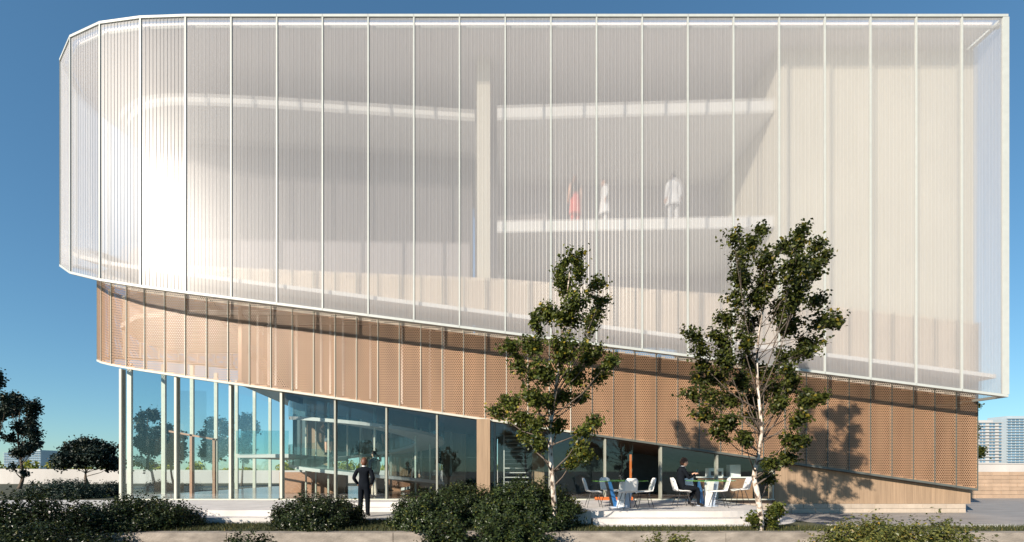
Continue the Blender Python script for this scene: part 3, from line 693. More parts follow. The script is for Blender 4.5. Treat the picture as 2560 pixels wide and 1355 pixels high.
GS = 'dark glossy shrubs in the garden beds'
px_shrub(-60, 205, 1216, 9.3, -0.55, M['shrubleaf'], 'very large dark shrub mass at the far left below the birch', GS, 1, depth=1.0, n_sh=900, per=20)
px_shrub(205, 472, 1252, 10.9, 0.19, M['shrubleaf'], 'dark shrub in front of the glass corner posts', GS, 2, n_sh=620)
px_shrub(-40, 190, 1296, 7.6, -0.55, M['shrubleaf'], 'near dark shrub filling the bottom left corner', GS, 3, depth=0.7, n_sh=620, leaf=0.052)
px_shrub(170, 330, 1334, 7.6, -0.55, M['shrubleaf'], 'low dark shrub tips beside the bottom left corner shrub', GS, 4, depth=0.6, n_sh=300)
px_shrub(700, 893, 1246, 11.2, 0.19, M['shrubleaf'], 'rounded dark shrub just left of the standing man', GS, 5, n_sh=560)
px_shrub(985, 1172, 1234, 11.0, 0.19, M['shrubleaf'], 'rounded dark shrub just right of the standing man', GS, 6, n_sh=560)
px_shrub(1085, 1225, 1218, 13.3, 0.45, M['shrubleaf'], 'dark shrub at the foot of the concrete pier', GS, 7, n_sh=420)
px_shrub(1185, 1425, 1200, 10.9, 0.19, M['shrubleaf'], 'biggest dark shrub behind the trunk of the smaller birch', GS, 8, n_sh=760, depth=0.95)
px_shrub(1170, 1390, 1288, 9.2, -0.55, M['shrubleaf'], 'dark shrub in front of the retaining wall below the smaller birch', GS, 9, depth=0.55, n_sh=520)
px_shrub(1050, 1190, 1300, 9.1, -0.55, M['shrubleaf'], 'dark shrub in front of the retaining wall left of the smaller birch', GS, 10, depth=0.5, n_sh=380)
px_shrub(540, 690, 1340, 8.4, -0.55, M['shrubleaf'], 'shrub whose tips just rise at the bottom edge left of the man', GS, 11, depth=0.5, n_sh=260)
px_shrub(1590, 1770, 1341, 8.4, -0.55, M['shrubleaf2'], 'shrub whose tips just rise at the bottom edge below the cafe', GS, 12, depth=0.5, n_sh=260)
px_shrub(2060, 2290, 1304, 8.6, -0.55, M['shrubleaf2'], 'light olive shrub before the stone plinth', 'sunlit shrubs at the lower right', 13, depth=0.8, n_sh=620, sprig=0.2)
px_shrub(2230, 2440, 1314, 8.3, -0.55, M['shrubleaf2'], 'light olive shrub nearest the lower right corner', 'sunlit shrubs at the lower right', 14, depth=0.7, n_sh=480, sprig=0.24)
px_shrub(1385, 1440, 1262, 11.6, 0.45, M['shrubleaf2'], 'small light green shrub at the end of the planter by the cafe steps', GS, 15, n_sh=160)
# garden behind
px_shrub(75, 240, 1200, 22, 0.19, M['farleaf'], 'dark rounded shrub below the umbrella-shaped tree', 'shrubs by the boundary wall', 21, n_sh=520, leaf=0.09, per=14)
px_shrub(235, 302, 1208, 24, 0.19, M['farleaf'], 'small dark shrub beside the first glass post', 'shrubs by the boundary wall', 22, n_sh=300, leaf=0.09, per=14)
px_shrub(372, 424, 1206, 30, 0.19, M['farleaf'], 'shrub seen through the glass near the side posts', 'shrubs by the boundary wall', 23, n_sh=240, leaf=0.1, per=14)
px_shrub(448, 496, 1216, 30, 0.19, M['farleaf'], 'low shrub seen through the glass near the timber doorway', 'shrubs by the boundary wall', 24, n_sh=220, leaf=0.1, per=14)

def tree(name, trunk_px, clusters, d, label, group, leaf=0.078, bark='bark', lm='leaf', r0=0.075, dens=1.0, spread=0.85, seed=0, cat='tree', flat=None):
    """tapered trunk, a limb to every clump, leaves spread through the clumps"""
    rg = np.random.default_rng(seed + 500); rr = random.Random(seed)
    tp = []
    for i, (x, y) in enumerate(trunk_px):
        p = pt(x, y, d); p.y += 0.10 * math.sin(i * 1.7 + seed); tp.append(p)
    base = tp[0].copy(); o = empty(name, base, label, cat, group)
    sm = []
    for i in range(len(tp) - 1):
        a, b, c_, e = [tp[min(max(j, 0), len(tp) - 1)] for j in (i - 1, i, i + 1, i + 2)]
        for t in range(5):
            s = t / 5; sm.append(0.5 * ((2 * b) + (c_ - a) * s + (2 * a - 5 * b + 4 * c_ - e) * s * s + (3 * b - a - 3 * c_ + e) * s ** 3))
    sm.append(tp[-1])
    n = len(sm); rad = [r0 * (1 - 0.86 * (i / (n - 1)) ** 0.8) * (1.25 if i == 0 else 1) for i in range(n)]
    MB().tube(sm, rad, 10).build('trunk', M[bark], o, smooth=True)
    P, Nn = [], []; br = MB()
    ppm = F / d
    for (x, y, rx, ry) in clusters:
        c = pt(x, y, d + rr.uniform(-1, 1) * spread)
        rxm, rym = rx / ppm, ry / ppm; rz = (rxm + rym) / 2 * 0.9
        # limb from the trunk, leaving it below the clump
        lowk = [i for i in range(n) if sm[i].z < c.z - 0.2] or [0]
        j = lowk[max(0, int(len(lowk) * rr.uniform(0.72, 1.0)) - 1)]
        s = sm[j]; mid = s.lerp(c, 0.5) + Vector((0, 0, -0.08 * (c - s).length)); r_ = rad[j] * 0.42
        r_ = min(r_, 0.022 * d / 10)
        br.tube([s, s.lerp(mid, 0.6), mid, mid.lerp(c, 0.5), c], [r_, r_ * .8, r_ * .62, r_ * .45, r_ * .2], 6)
        nt = max(9, int(rxm * rym * 150))
        for _ in range(nt):
            e = rg.normal(size=3); e /= np.linalg.norm(e); e *= rg.uniform(0.30, 0.86)
            tipv = np.array(c) + e * np.array([rxm, rz, rym])
            st = np.array(mid.lerp(c, rg.uniform(0.2, 1.0)))
            if rg.random() < 0.6: br.tube([st, st * 0.5 + tipv * 0.5 + np.array([0, 0, -0.02]), tipv], [r_ * .3, r_ * .2, 0.003], 4, cap=False)
            k = max(4, int(38 * dens))
            t = rg.uniform(0.35, 1.08, k)[:, None]
            pos = st + (tipv - st) * t + rg.normal(0, 0.05 * (leaf / 0.066), (k, 3)); P.append(pos)
            Nn.append(rg.normal(0, 0.6, (k, 3)) + np.array([0, -0.15, 0.55]) + e * 0.3)
    br.build('branches', M['twig' if bark == 'bark' else bark], o, smooth=True)
    leaves_mesh('crown', np.concatenate(P), np.concatenate(Nn), leaf, M[lm], o, aspect=0.8)
    return o
T1 = [(1430, 640, 34, 26), (1405, 665, 24, 22), (1452, 672, 25, 20), (1410, 705, 44, 30), (1440, 740, 40, 34), (1492, 705, 34, 24), (1505, 742, 36, 22), (1365, 775, 42, 34), (1425, 790, 60, 36), (1490, 790, 42, 32), (1338, 800, 22, 20),
      (1332, 858, 55, 32), (1275, 862, 30, 24), (1410, 860, 60, 40), (1490, 878, 50, 36), (1532, 893, 22, 20), (1352, 925, 60, 34), (1290, 905, 36, 24), (1440, 935, 55, 36), (1505, 930, 38, 26),
      (1265, 1000, 42, 32), (1330, 985, 50, 34), (1400, 985, 42, 30), (1240, 1030, 30, 22), (1300, 1045, 42, 30), (1345, 1050, 34, 28), (1455, 995, 32, 24), (1488, 1050, 26, 20), (1462, 1075, 30, 24), (1310, 1085, 28, 18), (1345, 1105, 26, 22),
      (1450, 1118, 34, 24), (1430, 1155, 24, 18), (1470, 1140, 20, 18), (1395, 1060, 20, 16), (1370, 1000, 24, 18)]
tree('birch_tree', [(1391, 1328), (1387, 1270), (1379, 1180), (1375, 1100), (1381, 1040), (1392, 950), (1402, 860), (1415, 760), (1428, 660)], T1, 10.35,
     'smaller birch tree with pale trunk rising in front of the big shrub', 'birches in front of the facade', seed=1)
T2 = [(1900, 566, 22, 18), (1832, 590, 26, 26), (1872, 600, 36, 28), (1850, 640, 34, 28), (2008, 570, 20, 20), (2000, 600, 20, 20), (2046, 604, 28, 26), (1960, 612, 34, 24), (2062, 640, 20, 32), (1915, 635, 40, 30), (1990, 650, 46, 32), (2040, 665, 34, 30),
      (1850, 690, 40, 32), (1920, 690, 48, 32), (2000, 705, 50, 34), (1835, 735, 34, 26), (1890, 745, 48, 32), (1960, 755, 50, 36), (2050, 745, 34, 26), (1815, 790, 36, 28), (2070, 790, 42, 30), (2096, 800, 18, 22), (1870, 800, 44, 30), (1980, 810, 46, 30),
      (1800, 845, 44, 34), (1722, 835, 26, 18), (1742, 865, 26, 26), (1860, 850, 36, 26), (2030, 850, 46, 30), (2010, 875, 46, 22), (1750, 905, 26, 24), (1810, 895, 44, 32), (1866, 890, 34, 26), (1960, 880, 36, 26),
      (1745, 945, 24, 22), (1790, 940, 34, 28), (1850, 945, 40, 26), (1915, 925, 36, 24), (1975, 925, 34, 22), (1720, 985, 30, 24), (1770, 985, 32, 28), (1825, 995, 42, 30), (1890, 985, 40, 28), (1945, 965, 36, 24), (1990, 950, 24, 16),
      (1750, 1030, 30, 24), (1815, 1045, 40, 28), (1880, 1035, 36, 26), (1950, 1010, 30, 22), (2020, 990, 26, 24), (2048, 990, 22, 22), (1790, 1075, 30, 18), (2005, 1050, 28, 30), (1985, 1095, 30, 20), (1860, 1088, 22, 14), (2010, 1100, 22, 18), (1930, 1155, 36, 14), (1970, 1140, 28, 14), (1922, 1192, 18, 9)]
tree('birch_tree', [(1906, 1331), (1898, 1290), (1888, 1230), (1890, 1190), (1901, 1130), (1898, 1070), (1892, 960), (1900, 860), (1915, 740), (1930, 640)], T2, 10.3,
     'taller birch tree with bent pale trunk beside the curved cafe steps', 'birches in front of the facade', seed=2)
tree('birch_sprout', [(1935, 1318), (1940, 1300), (1938, 1280)], [(1930, 1282, 20, 12), (1945, 1272, 16, 12), (1930, 1310, 18, 10), (1880, 1298, 16, 9)], 10.45, 'small leafy sprouts at the foot of the taller birch', None, r0=0.012, seed=3, spread=0.12, cat='sprout')
def crown_px(x0, x1, y0, y1, n, seed, r=0.16):
    rr = random.Random(seed); o = []
    for k in range(n):
        t = rr.uniform(0, 1); y = y0 + (y1 - y0) * t; w = (x1 - x0) / 2 * math.sin(math.pi * min(0.97, 0.12 + 0.8 * t)) ** 0.7
        o.append(((x0 + x1) / 2 + rr.uniform(-1, 1) * w, y, (x1 - x0) * r * rr.uniform(.7, 1.3), (y1 - y0) * r * 0.62 * rr.uniform(.7, 1.3)))
    return o
GB = 'slim trees in the garden behind'
tree('garden_tree', [(50, 1222), (53, 1190), (50, 1140), (49, 1090), (52, 1000)], crown_px(2, 106, 992, 1130, 22, 31) + [(30, 1165, 10, 6), (62, 1180, 12, 6), (95, 1108, 14, 10)], 30, 'slim dark tree in full view at the far left before the two teal towers', GB, leaf=0.15, bark='trunk', lm='farleaf', r0=0.12, spread=1.0, seed=31, dens=0.42)
tree('garden_tree', [(-12, 1240), (-10, 1150), (-8, 1080), (-6, 960)], crown_px(-52, 18, 940, 1110, 20, 32), 28, 'tall dark tree cut off by the left edge of the picture', GB, leaf=0.15, bark='trunk', lm='farleaf', r0=0.12, spread=1.0, seed=32, dens=0.42)
tree('garden_tree', [(384, 1215), (380, 1180), (372, 1130), (368, 1040)], crown_px(332, 402, 1030, 1170, 22, 33), 34, 'tree seen through the glass between the first two side posts', GB, leaf=0.2, bark='trunk', lm='farleaf', r0=0.12, spread=1.0, seed=33, dens=0.42)
tree('garden_tree', [(434, 1215), (430, 1180), (428, 1130), (430, 1070)], crown_px(396, 462, 1060, 1160, 18, 34), 36, 'shorter tree seen through the glass left of the timber doorway', GB, leaf=0.2, bark='trunk', lm='farleaf', r0=0.1, spread=1.0, seed=34, dens=0.42)
tree('garden_tree', [(536, 1215), (534, 1180), (532, 1130), (530, 1060)], crown_px(492, 574, 1048, 1145, 20, 35), 36, 'tree seen through the glass above the timber doorway', GB, leaf=0.2, bark='trunk', lm='farleaf', r0=0.1, spread=1.0, seed=35, dens=0.42)
tree('garden_tree', [(606, 1215), (606, 1180), (606, 1120), (600, 1040)], crown_px(584, 640, 1030, 1150, 18, 36), 36, 'tree seen through the glass right of the timber doorway', GB, leaf=0.2, bark='trunk', lm='farleaf', r0=0.1, spread=1.0, seed=36, dens=0.42)
um = [(150 + 145 * k / 9 + random.uniform(-6, 6), 1140 + 14 * abs(k - 4.5) / 4.5 + random.uniform(-6, 6), 24, 20) for k in range(10)] + [(175, 1122, 26, 18), (205, 1110, 28, 16), (240, 1110, 28, 16), (268, 1124, 26, 18), (220, 1130, 30, 22), (190, 1150, 24, 14), (250, 1150, 26, 16), (215, 1108, 26, 14)]
tree('umbrella_tree', [(217, 1215), (218, 1200), (216, 1188), (212, 1160)], um, 26, 'dense dark tree clipped to an umbrella shape before the white wall', None, leaf=0.15, bark='trunk', lm='farleaf', r0=0.13, spread=0.7, seed=40, dens=0.7)
tree('side_tree', [(2412, 1215), (2414, 1150), (2416, 1080), (2420, 1000)], [(2442, 1012, 9, 6), (2438, 1066, 9, 6), (2454, 1122, 17, 6), (2450, 1133, 14, 4), (2425, 1090, 16, 20)], 30, 'tree whose branch tips show past the right corner of the building', None, leaf=0.14, bark='trunk', lm='leaf', r0=0.08, spread=0.4, seed=41, dens=0.6)
# trees across the way, seen only mirrored in the glazing
for k, (x_, h_, nm) in enumerate(((-12.2, 4.2, 'left'), (-5.0, 3.6, 'middle'), (7.6, 4.6, 'right'))):
    c0 = -8.0
    rr = random.Random(60 + k)
    o = empty('street_tree', (x_, c0, -0.6), {'left': 'tree mirrored in the glass above the standing man', 'middle': 'small tree mirrored in the glass left of the pier', 'right': 'tree mirrored in the glass behind the first cafe table'}[nm], 'tree', 'trees mirrored in the glazing')
    MB().tube([(x_, c0, -0.6), (x_ + .1, c0, 1.0), (x_, c0, h_ * 0.85)], [0.1, 0.08, 0.03], 8).build('trunk', M['trunk'], o)
    n_ = 3200; q = RNG.normal(size=(n_, 3)); q /= np.linalg.norm(q, axis=1, keepdims=True); q *= (RNG.uniform(0, 1, n_) ** 0.4)[:, None]
    q = q * np.array([1.15, 1.15, h_ * 0.36]) * (1 + 0.25 * np.sin(q[:, :1] * 9 + k) * np.cos(q[:, 2:] * 8)) + np.array([x_, c0, h_ * 0.62])
    leaves_mesh('crown', q, RNG.normal(size=(n_, 3)), 0.13, M['farleaf'], o)

# grass along the retaining wall and by the steps
def grass(n, x0, x1, y0, y1, z, keep=None):
    c = np.stack([RNG.uniform(x0, x1, n), RNG.uniform(y0, y1, n), np.full(n, z)], -1)
    if keep is not None: c = c[keep(c)]
    n = len(c); h = RNG.uniform(0.03, 0.10, n); a = RNG.uniform(0, 2 * math.pi, n); w = 0.008
    t = np.stack([np.cos(a) * w, np.sin(a) * w, np.zeros(n)], -1); lean = RNG.normal(0, 0.03, (n, 3)); lean[:, 2] = 0
    v = np.stack([c - t, c + t, c + lean + np.array([0, 0, 1.0]) * h[:, None]], 1).reshape(-1, 3)
    return v, (np.arange(n)[:, None] * 3 + np.arange(3)).tolist()
v, f = grass(52000, -16, 12.4, 10.23, 12.45, 0.188, lambda c: ~(((c[:, 0] < -4.95) & (c[:, 1] > 11.68)) | ((c[:, 0] > -2.45) & (c[:, 0] < 2.25) & (c[:, 1] > 11.48)) | ((c[:, 0] >= 2.2) & (c[:, 1] > 11.03))))
tag(mobj('grass', v, f, M['grass']), 'short dark grass growing behind the retaining wall', 'grass', kind='stuff')
# foliage showing above the boundary wall
P, Nn = [], []
for k in range(95):
    x_ = -100 + k * 1.45 + random.uniform(-.6, .6); h_ = random.uniform(1.6, 3.3) * (1 if random.random() > .3 else .8)
    q = RNG.normal(size=(190, 3)); q /= np.linalg.norm(q, axis=1, keepdims=True); q *= (RNG.uniform(0, 1, 190) ** .4)[:, None]
    P.append(q * np.array([1.3, 1.2, h_ * .42]) + np.array([x_, 62 + random.uniform(-4, 4), h_ * .55])); Nn.append(q + RNG.normal(0, .4, q.shape))
tag(leaves_mesh('treeline', np.concatenate(P), np.concatenate(Nn), 0.5, M['limeleaf']), 'yellow green line of shrubs beyond the white boundary wall', 'treeline', kind='stuff')

# ================================================================== far towers
def tower(px0, px1, ytop, d, depth, m, label, floors, cols, glassm, band=False, rot=0.0):
    a, b = pt(px0, 1170, d), pt(px1, 1170, d); w = b.x - a.x; h = pt(0, ytop, d).z + 0.6
    o = empty('tower', ((a.x + b.x) / 2, d, -0.6), label, 'tower', 'towers on the skyline'); cx = (a.x + b.x) / 2
    MB().box(cx - w / 2, cx + w / 2, d, d + depth, -0.6, h).build('shaft', m, o)
    MB().box(cx - w / 2 + w * .1, cx + w / 2 - w * .25, d + 2, d + depth - 2, h + .01, h + h * .05).build('roof_plant', m, o)
    fh = h / floors; wm, sm_ = MB(), MB()
    for r in range(floors):
        z0 = r * fh
        sm_.box(cx - w / 2 - .5, cx + w / 2 + .5, d - 0.9, d - 0.02, z0 + fh * 0.82, z0 + fh * 0.98)
        for c in range(cols):
            if band and c % 3 == 2: continue
            x0 = cx - w / 2 + w * (c + .12) / cols; x1 = cx - w / 2 + w * (c + .88) / cols
            wm.box(x0, x1, d - 0.12, d - 0.01, z0 + fh * .12, z0 + fh * .80)
    wo = wm.build('windows', glassm, o); wo['kind'] = 'stuff'; so = sm_.build('balconies', m, o); so['kind'] = 'stuff'
    return o
tower(2448, 2504, 1058, 330, 18, M['tower'], 'pale residential tower just past the corner of the building', 16, 7, M['towerglass'], True)
tower(2518, 2590, 1048, 340, 18, M['towerteal'], 'glassy blue tower cut off by the right edge', 20, 7, M['towerglass'])
tower(2500, 2530, 1098, 380, 16, M['tower'], 'lower pale tower between the two tall ones at the right', 12, 4, M['towerglass'])
tower(10, 46, 1133, 420, 20, M['towerteal'], 'lower teal office tower at the left skyline', 12, 6, M['towerglass'])
tower(74, 102, 1129, 420, 20, M['towerteal'], 'slim teal office tower at the left skyline', 12, 5, M['towerglass'])

# ================================================================== furniture
def make_chair():
    o = empty('chair', (0, 0, 0))
    # shell seat facing +X
    def shell(rows, th):
        v, f = [], []; nc = len(rows[0])
        for r in rows: v += [tuple(q) for q in r]
        n = len(rows) * nc
        nr = []
        for i in range(len(rows)):
            for j in range(nc):
                a = Vector(rows[min(i + 1, len(rows) - 1)][j]) - Vector(rows[max(i - 1, 0)][j]); b = Vector(rows[i][min(j + 1, nc - 1)]) - Vector(rows[i][max(j - 1, 0)])
                nr.append(a.cross(b).normalized())
        v += [tuple(Vector(v[k]) + nr[k] * th) for k in range(n)]
        for i in range(len(rows) - 1):
            for j in range(nc - 1):
                k = i * nc + j; f += [(k, k + 1, k + nc + 1, k + nc), (n + k, n + k + nc, n + k + nc + 1, n + k + 1)]
        edge = [j for j in range(nc)] + [i * nc + nc - 1 for i in range(1, len(rows))] + [(len(rows) - 1) * nc + j for j in range(nc - 2, -1, -1)] + [i * nc for i in range(len(rows) - 2, 0, -1)]
        for a, b in zip(edge, edge[1:] + edge[:1]): f.append((a, a + n, b + n, b))
        return v, f
    rows = []
    for i in range(7):
        t = i / 6; x = -0.20 + 0.42 * t; w = 0.21 * (1 - 0.25 * max(0, t - .7) / .3) * (0.9 + 0.1 * min(1, t * 3)); z0 = 0.44 + 0.012 * math.sin(t * 3) + (0.03 * (1 - t * 3) if t < .33 else 0) - (0.02 * (t - .8) / .2 if t > .8 else 0)
        rows.append([(x, w * s, z0 + 0.03 * abs(s) ** 3) for s in (-1, -.66, -.33, 0, .33, .66, 1)])
    v, f = shell(rows, -0.018); mobj('seat', v, f, M['chair'], o, True, False)
    rows = []
    for i in range(8):
        t = i / 7; z = 0.475 + 0.36 * t; x = -0.205 - 0.11 * t; w = 0.205 * (1 - 0.10 * t) * (1 if t < .75 else math.sqrt(max(0.05, 1 - ((t - .75) / .25) ** 2 * 0.65)))
        rows.append([(x + 0.035 * abs(s) ** 2, w * s, z) for s in (-1, -.66, -.33, 0, .33, .66, 1)])
    v, f = shell(rows, 0.018); mobj('backrest', v, f, M['chair'], o, True, False)
    for sx, sy in ((1, 1), (1, -1), (-1, 1), (-1, -1)):
        MB().tube([(0.10 * sx, 0.10 * sy, 0.43), (0.22 * sx, 0.20 * sy, 0.0)], [0.011, 0.008], 7).build('leg', M['black'], o, world=False)
    MB().tube([(-0.155, 0.145, 0.22), (0.155, 0.145, 0.22)], 0.005, 5).tube([(-0.155, -0.145, 0.22), (0.155, -0.145, 0.22)], 0.005, 5).build('stretcher', M['black'], o, world=False)
    return o
proto = make_chair(); used = False
def chair(px, d, rot, label):
    global used
    o = proto if not used else copy_tree(proto); used = True
    p = pt(px, 1200, d); o.location = (p.x, d, 0.492); o.rotation_euler = (0, 0, math.radians(rot)); tag(o, label, 'chair', 'white shell chairs on the cafe terrace'); return o
chair(1484, 13.0, 0, 'white shell chair at the left end of the first cafe table')
chair(1526, 13.75, -65, 'white shell chair behind the first cafe table')
chair(1568, 12.6, 100, 'white shell chair with its back to the viewer at the first cafe table')
chair(1610, 12.9, 180, 'white shell chair at the right end of the first cafe table')
chair(1705, 13.35, 0, 'white shell chair the seated man sits on')
chair(1738, 14.3, -70, 'white shell chair behind the second cafe table')
chair(1796, 13.1, 168, 'white shell chair at the right side of the second cafe table')
chair(1850, 14.2, 180, 'white shell chair farthest right, before the coffee bar')
def make_table():
    o = empty('cafe_table', (0, 0, 0))
    MB().disc((0, 0), 0.78, 0.742, 0.754, 40).build('table_top', M['tabletop'], o, world=False)
    e = MB()
    for k in range(40):
        a, b = 2 * math.pi * k / 40, 2 * math.pi * (k + 1) / 40
        e.hexa([(r * math.cos(t), r * math.sin(t), z) for z in (0.741, 0.755) for r, t in ((0.782, a), (0.782, b), (0.79, b), (0.79, a))])
    e.build('table_edge', M['greenedge'], o, world=False)
    def leaf(name, xa, xb, ya, yb, w, m):
        MB().hexa([(xa - w, ya, 0.02), (xa + w, ya, 0.02), (xa + w, ya + .05, 0.02), (xa - w, ya + .05, 0.02), (xb - w * .7, yb, 0.738), (xb + w * .7, yb, 0.738), (xb + w * .7, yb + .05, 0.738), (xb - w * .7, yb + .05, 0.738)]).build(name, m, o, world=False)
    leaf('base_panel', 0.02, 0.05, -0.05, -0.18, 0.11, M['chair']); leaf('base_panel', -0.10, -0.30, 0.0, -0.05, 0.06, M['blue']); leaf('base_panel', -0.16, -0.38, 0.07, 0.02, 0.05, M['black'])
    leaf('base_panel', 0.20, 0.34, 0.0, -0.04, 0.09, M['paleblue']); leaf('base_panel', 0.10, 0.20, 0.10, 0.22, 0.08, M['chair'])
    MB().disc((0.02, 0), 0.30, 0.0, 0.018, 32).build('foot_plate', M['paleblue'], o, world=False)
    return o
tb = make_table(); p = pt(1549, 1200, 13.15); tb.location = (p.x, 13.15, 0.492); tag(tb, 'round glass cafe table with blue and white panel base, nearer the planter', 'table', 'cafe tables')
tb2 = copy_tree(tb); p = pt(1766, 1200, 13.6); tb2.location = (p.x, 13.6, 0.492); tb2.rotation_euler = (0, 0, 0.25); tag(tb2, 'round glass cafe table the seated man sits at', 'table', 'cafe tables')

# ================================================================== people
def uv_head(c, r=0.105, face=(0, 1)):
    """head with jaw, nose, brow and ears; looks along face"""
    v, f = [], []; nu, nv = 16, 12; fx = Vector((face[0], face[1])).normalized(); sx = Vector((fx.y, -fx.x))
    for i in range(nv + 1):
        ph = math.pi * i / nv; z = math.cos(ph); s = math.sin(ph)
        for j in range(nu):
            a = 2 * math.pi * j / nu; fwd = math.cos(a) * s; sd = math.sin(a) * s
            k = 1.0
            if z < -0.2: k = 1 - 0.22 * (-z - 0.2)
            x = sd * r * 0.78 * k; y = fwd * r * 0.98 * (1.0 if fwd > 0 or z > -0.3 else 0.85); zz = z * r * 1.22
            if j == 0 and i in (6, 7): y += r * (0.10 if i == 6 else 0.22)       # nose
            if j in (1, nu - 1) and i == 6: y -= r * 0.06                         # eye sockets
            if j in (4, nu - 4) and i in (6, 7): x *= 1.16                        # ears
            v.append(tuple(Vector(c) + Vector((sx.x * x + fx.x * y, sx.y * x + fx.y * y, zz))))
    for i in range(nv):
        for j in range(nu): f.append((i * nu + j, i * nu + (j + 1) % nu, (i + 1) * nu + (j + 1) % nu, (i + 1) * nu + j))
    return v, f
def hair_cap(c, face, r=0.112, low=0.15, back=-0.75):
    v, f = [], []; nu, nv = 18, 9; fx = Vector((face[0], face[1])).normalized(); sx = Vector((fx.y, -fx.x)); rg = random.Random(5)
    for i in range(nv + 1):
        for j in range(nu):
            a = 2 * math.pi * j / nu; front = (math.cos(a) + 1) / 2
            lim = math.acos(max(-1, min(1, (0.42 if front > .75 else (low if front > .4 else back)))))
            ph = lim * i / nv; z = math.cos(ph); s = math.sin(ph); k = 1 + rg.uniform(-.03, .05)
            x = math.sin(a) * s * r * .84 * k; y = math.cos(a) * s * r * 1.03 * k
            v.append(tuple(Vector(c) + Vector((sx.x * x + fx.x * y, sx.y * x + fx.y * y, z * r * 1.24 * k + 0.006))))
    for i in range(nv):
        for j in range(nu): f.append((i * nu + j, i * nu + (j + 1) % nu, (i + 1) * nu + (j + 1) % nu, (i + 1) * nu + j))
    return v, f
def skinned(J, E, sub=2):
    me = bpy.data.meshes.new('body_cage'); names = list(J); ix = {n: i for i, n in enumerate(names)}
    me.from_pydata([J[n][0] for n in names], [(ix[a], ix[b]) for a, b, _ in E], []); ob = bpy.data.objects.new('body_cage', me); COL.objects.link(ob)
    md = ob.modifiers.new('skin', 'SKIN'); md.use_smooth_shade = True
    for i, n in enumerate(names):
        r = J[n][1]; me.skin_vertices[0].data[i].radius = (r, r) if not isinstance(r, tuple) else r
    me.skin_vertices[0].data[0].use_root = True
    ss = ob.modifiers.new('sub', 'SUBSURF'); ss.levels = sub; ss.render_levels = sub
    dg = bpy.context.evaluated_depsgraph_get(); ev = ob.evaluated_get(dg); m2 = ev.to_mesh()
    v = [tuple(x.co) for x in m2.vertices]; f = [tuple(p.vertices) for p in m2.polygons]
    ev.to_mesh_clear(); bpy.data.objects.remove(ob); bpy.data.meshes.remove(me)
    return v, f
def person(label, loc, rotz, pose, mats, hair='hair', group=None, face=(0, 1), long_hair=False, skirt=None, scale=1.0, sub=2):
    J, E, regions = pose()
    v, f = skinned(J, E, sub)
    segs = [(Vector(J[a][0]), Vector(J[b][0]), reg, (J[a][1] if not isinstance(J[a][1], tuple) else max(J[a][1])), (J[b][1] if not isinstance(J[b][1], tuple) else max(J[b][1]))) for a, b, reg in E]
    regs = list(dict.fromkeys([s[2] for s in segs] + ['skin'])); mi = []
    for poly in f:
        c = Vector((0, 0, 0))
        for k in poly: c += Vector(v[k])
        c /= len(poly); best = None
        for a, b, reg, ra, rb in segs:
            ab = b - a; t = max(0, min(1, (c - a).dot(ab) / max(ab.length_squared, 1e-9))); dd = (c - a - ab * t).length - (ra + (rb - ra) * t)
            if best is None or dd < best[0]: best = (dd, reg)
        mi.append(regs.index(best[1]))
    hc = Vector(J['head'][0])
    hv, hf = uv_head(hc, 0.105, face); b = len(v); v += hv; f += [tuple(k + b for k in q) for q in hf]; mi += [regs.index('skin')] * len(hf)
    # hands: palm and five bent fingers each
    for side_ in ('l', 'r'):
        if 'hand_' + side_ not in J: continue
        h = Vector(J['hand_' + side_][0]); w = Vector(J['wrist_' + side_][0]); d = (h - w).normalized()
        up = Vector((0, 0, 1)); s = d.cross(up); s = s.normalized() if s.length > .2 else Vector((1, 0, 0)) if abs(d.x) < .5 else Vector((0, 1, 0)); u = s.cross(d)
        mb = MB()
        for k in range(4):
            base = h + s * (k - 1.5) * 0.019; ln = (0.062, 0.074, 0.070, 0.055)[k]
            p1 = base + d * ln * .5 + u * -0.008; p2 = base + d * ln * .85 - u * 0.03; p3 = p2 - u * 0.022 - d * 0.004
            mb.tube([base - d * 0.03, base, p1, p2, p3], [0.010, 0.0095, 0.009, 0.008, 0.006], 6)
        th = h - d * 0.05 + s * 0.03 * (1 if side_ == 'r' else -1)
        mb.tube([th, th + d * 0.03 + s * 0.02 * (1 if side_ == 'r' else -1), th + d * 0.06 + s * 0.018 * (1 if side_ == 'r' else -1) - u * 0.01], [0.012, 0.011, 0.008], 6)
        b = len(v); v += mb.v; f += [tuple(k + b for k in q) for q in mb.f]; mi += [regs.index('skin')] * len(mb.f)
    o = mobj('person', v, f, [M[mats.get(r, 'skinp')] for r in regs], None, True, False)
    o.data.polygons.foreach_set('material_index', mi)
    o.location = loc; o.rotation_euler = (0, 0, math.radians(rotz)); o.scale = (scale,) * 3
    tag(o, label, 'person', group)
    hv, hf = hair_cap(hc, face, 0.113, 0.1, -0.75 if not long_hair else -0.95); mobj('hair', hv, hf, M[hair], o, True, False)
    if long_hair:
        fx = Vector((face[0], face[1], 0)).normalized(); q = hc - fx * 0.07
        MB().tube([q + Vector((0, 0, .06)), q - fx * .03 + Vector((0, 0, -.1)), q - fx * .03 + Vector((0, 0, -.28)), q - fx * .02 + Vector((0, 0, -.36))], [0.07, 0.085, 0.07, 0.03], 10).build('long_hair', M[hair], o, True, False)
    if skirt:
        m, z0, z1, r0, r1 = skirt; n = 24; vv, ff = [], []
        for i in range(7):
            t = i / 6
            for k in range(n):
                a = 2 * math.pi * k / n; r = (r0 + (r1 - r0) * t) * (1 + 0.06 * t * math.sin(7 * a)); vv.append((r * math.cos(a), 0.8 * r * math.sin(a), z0 + (z1 - z0) * t))
        for i in range(6):
            for k in range(n): ff.append((i * n + k, i * n + (k + 1) % n, (i + 1) * n + (k + 1) % n, (i + 1) * n + k))
        mobj('skirt', vv, ff, M[m], o, True, False)
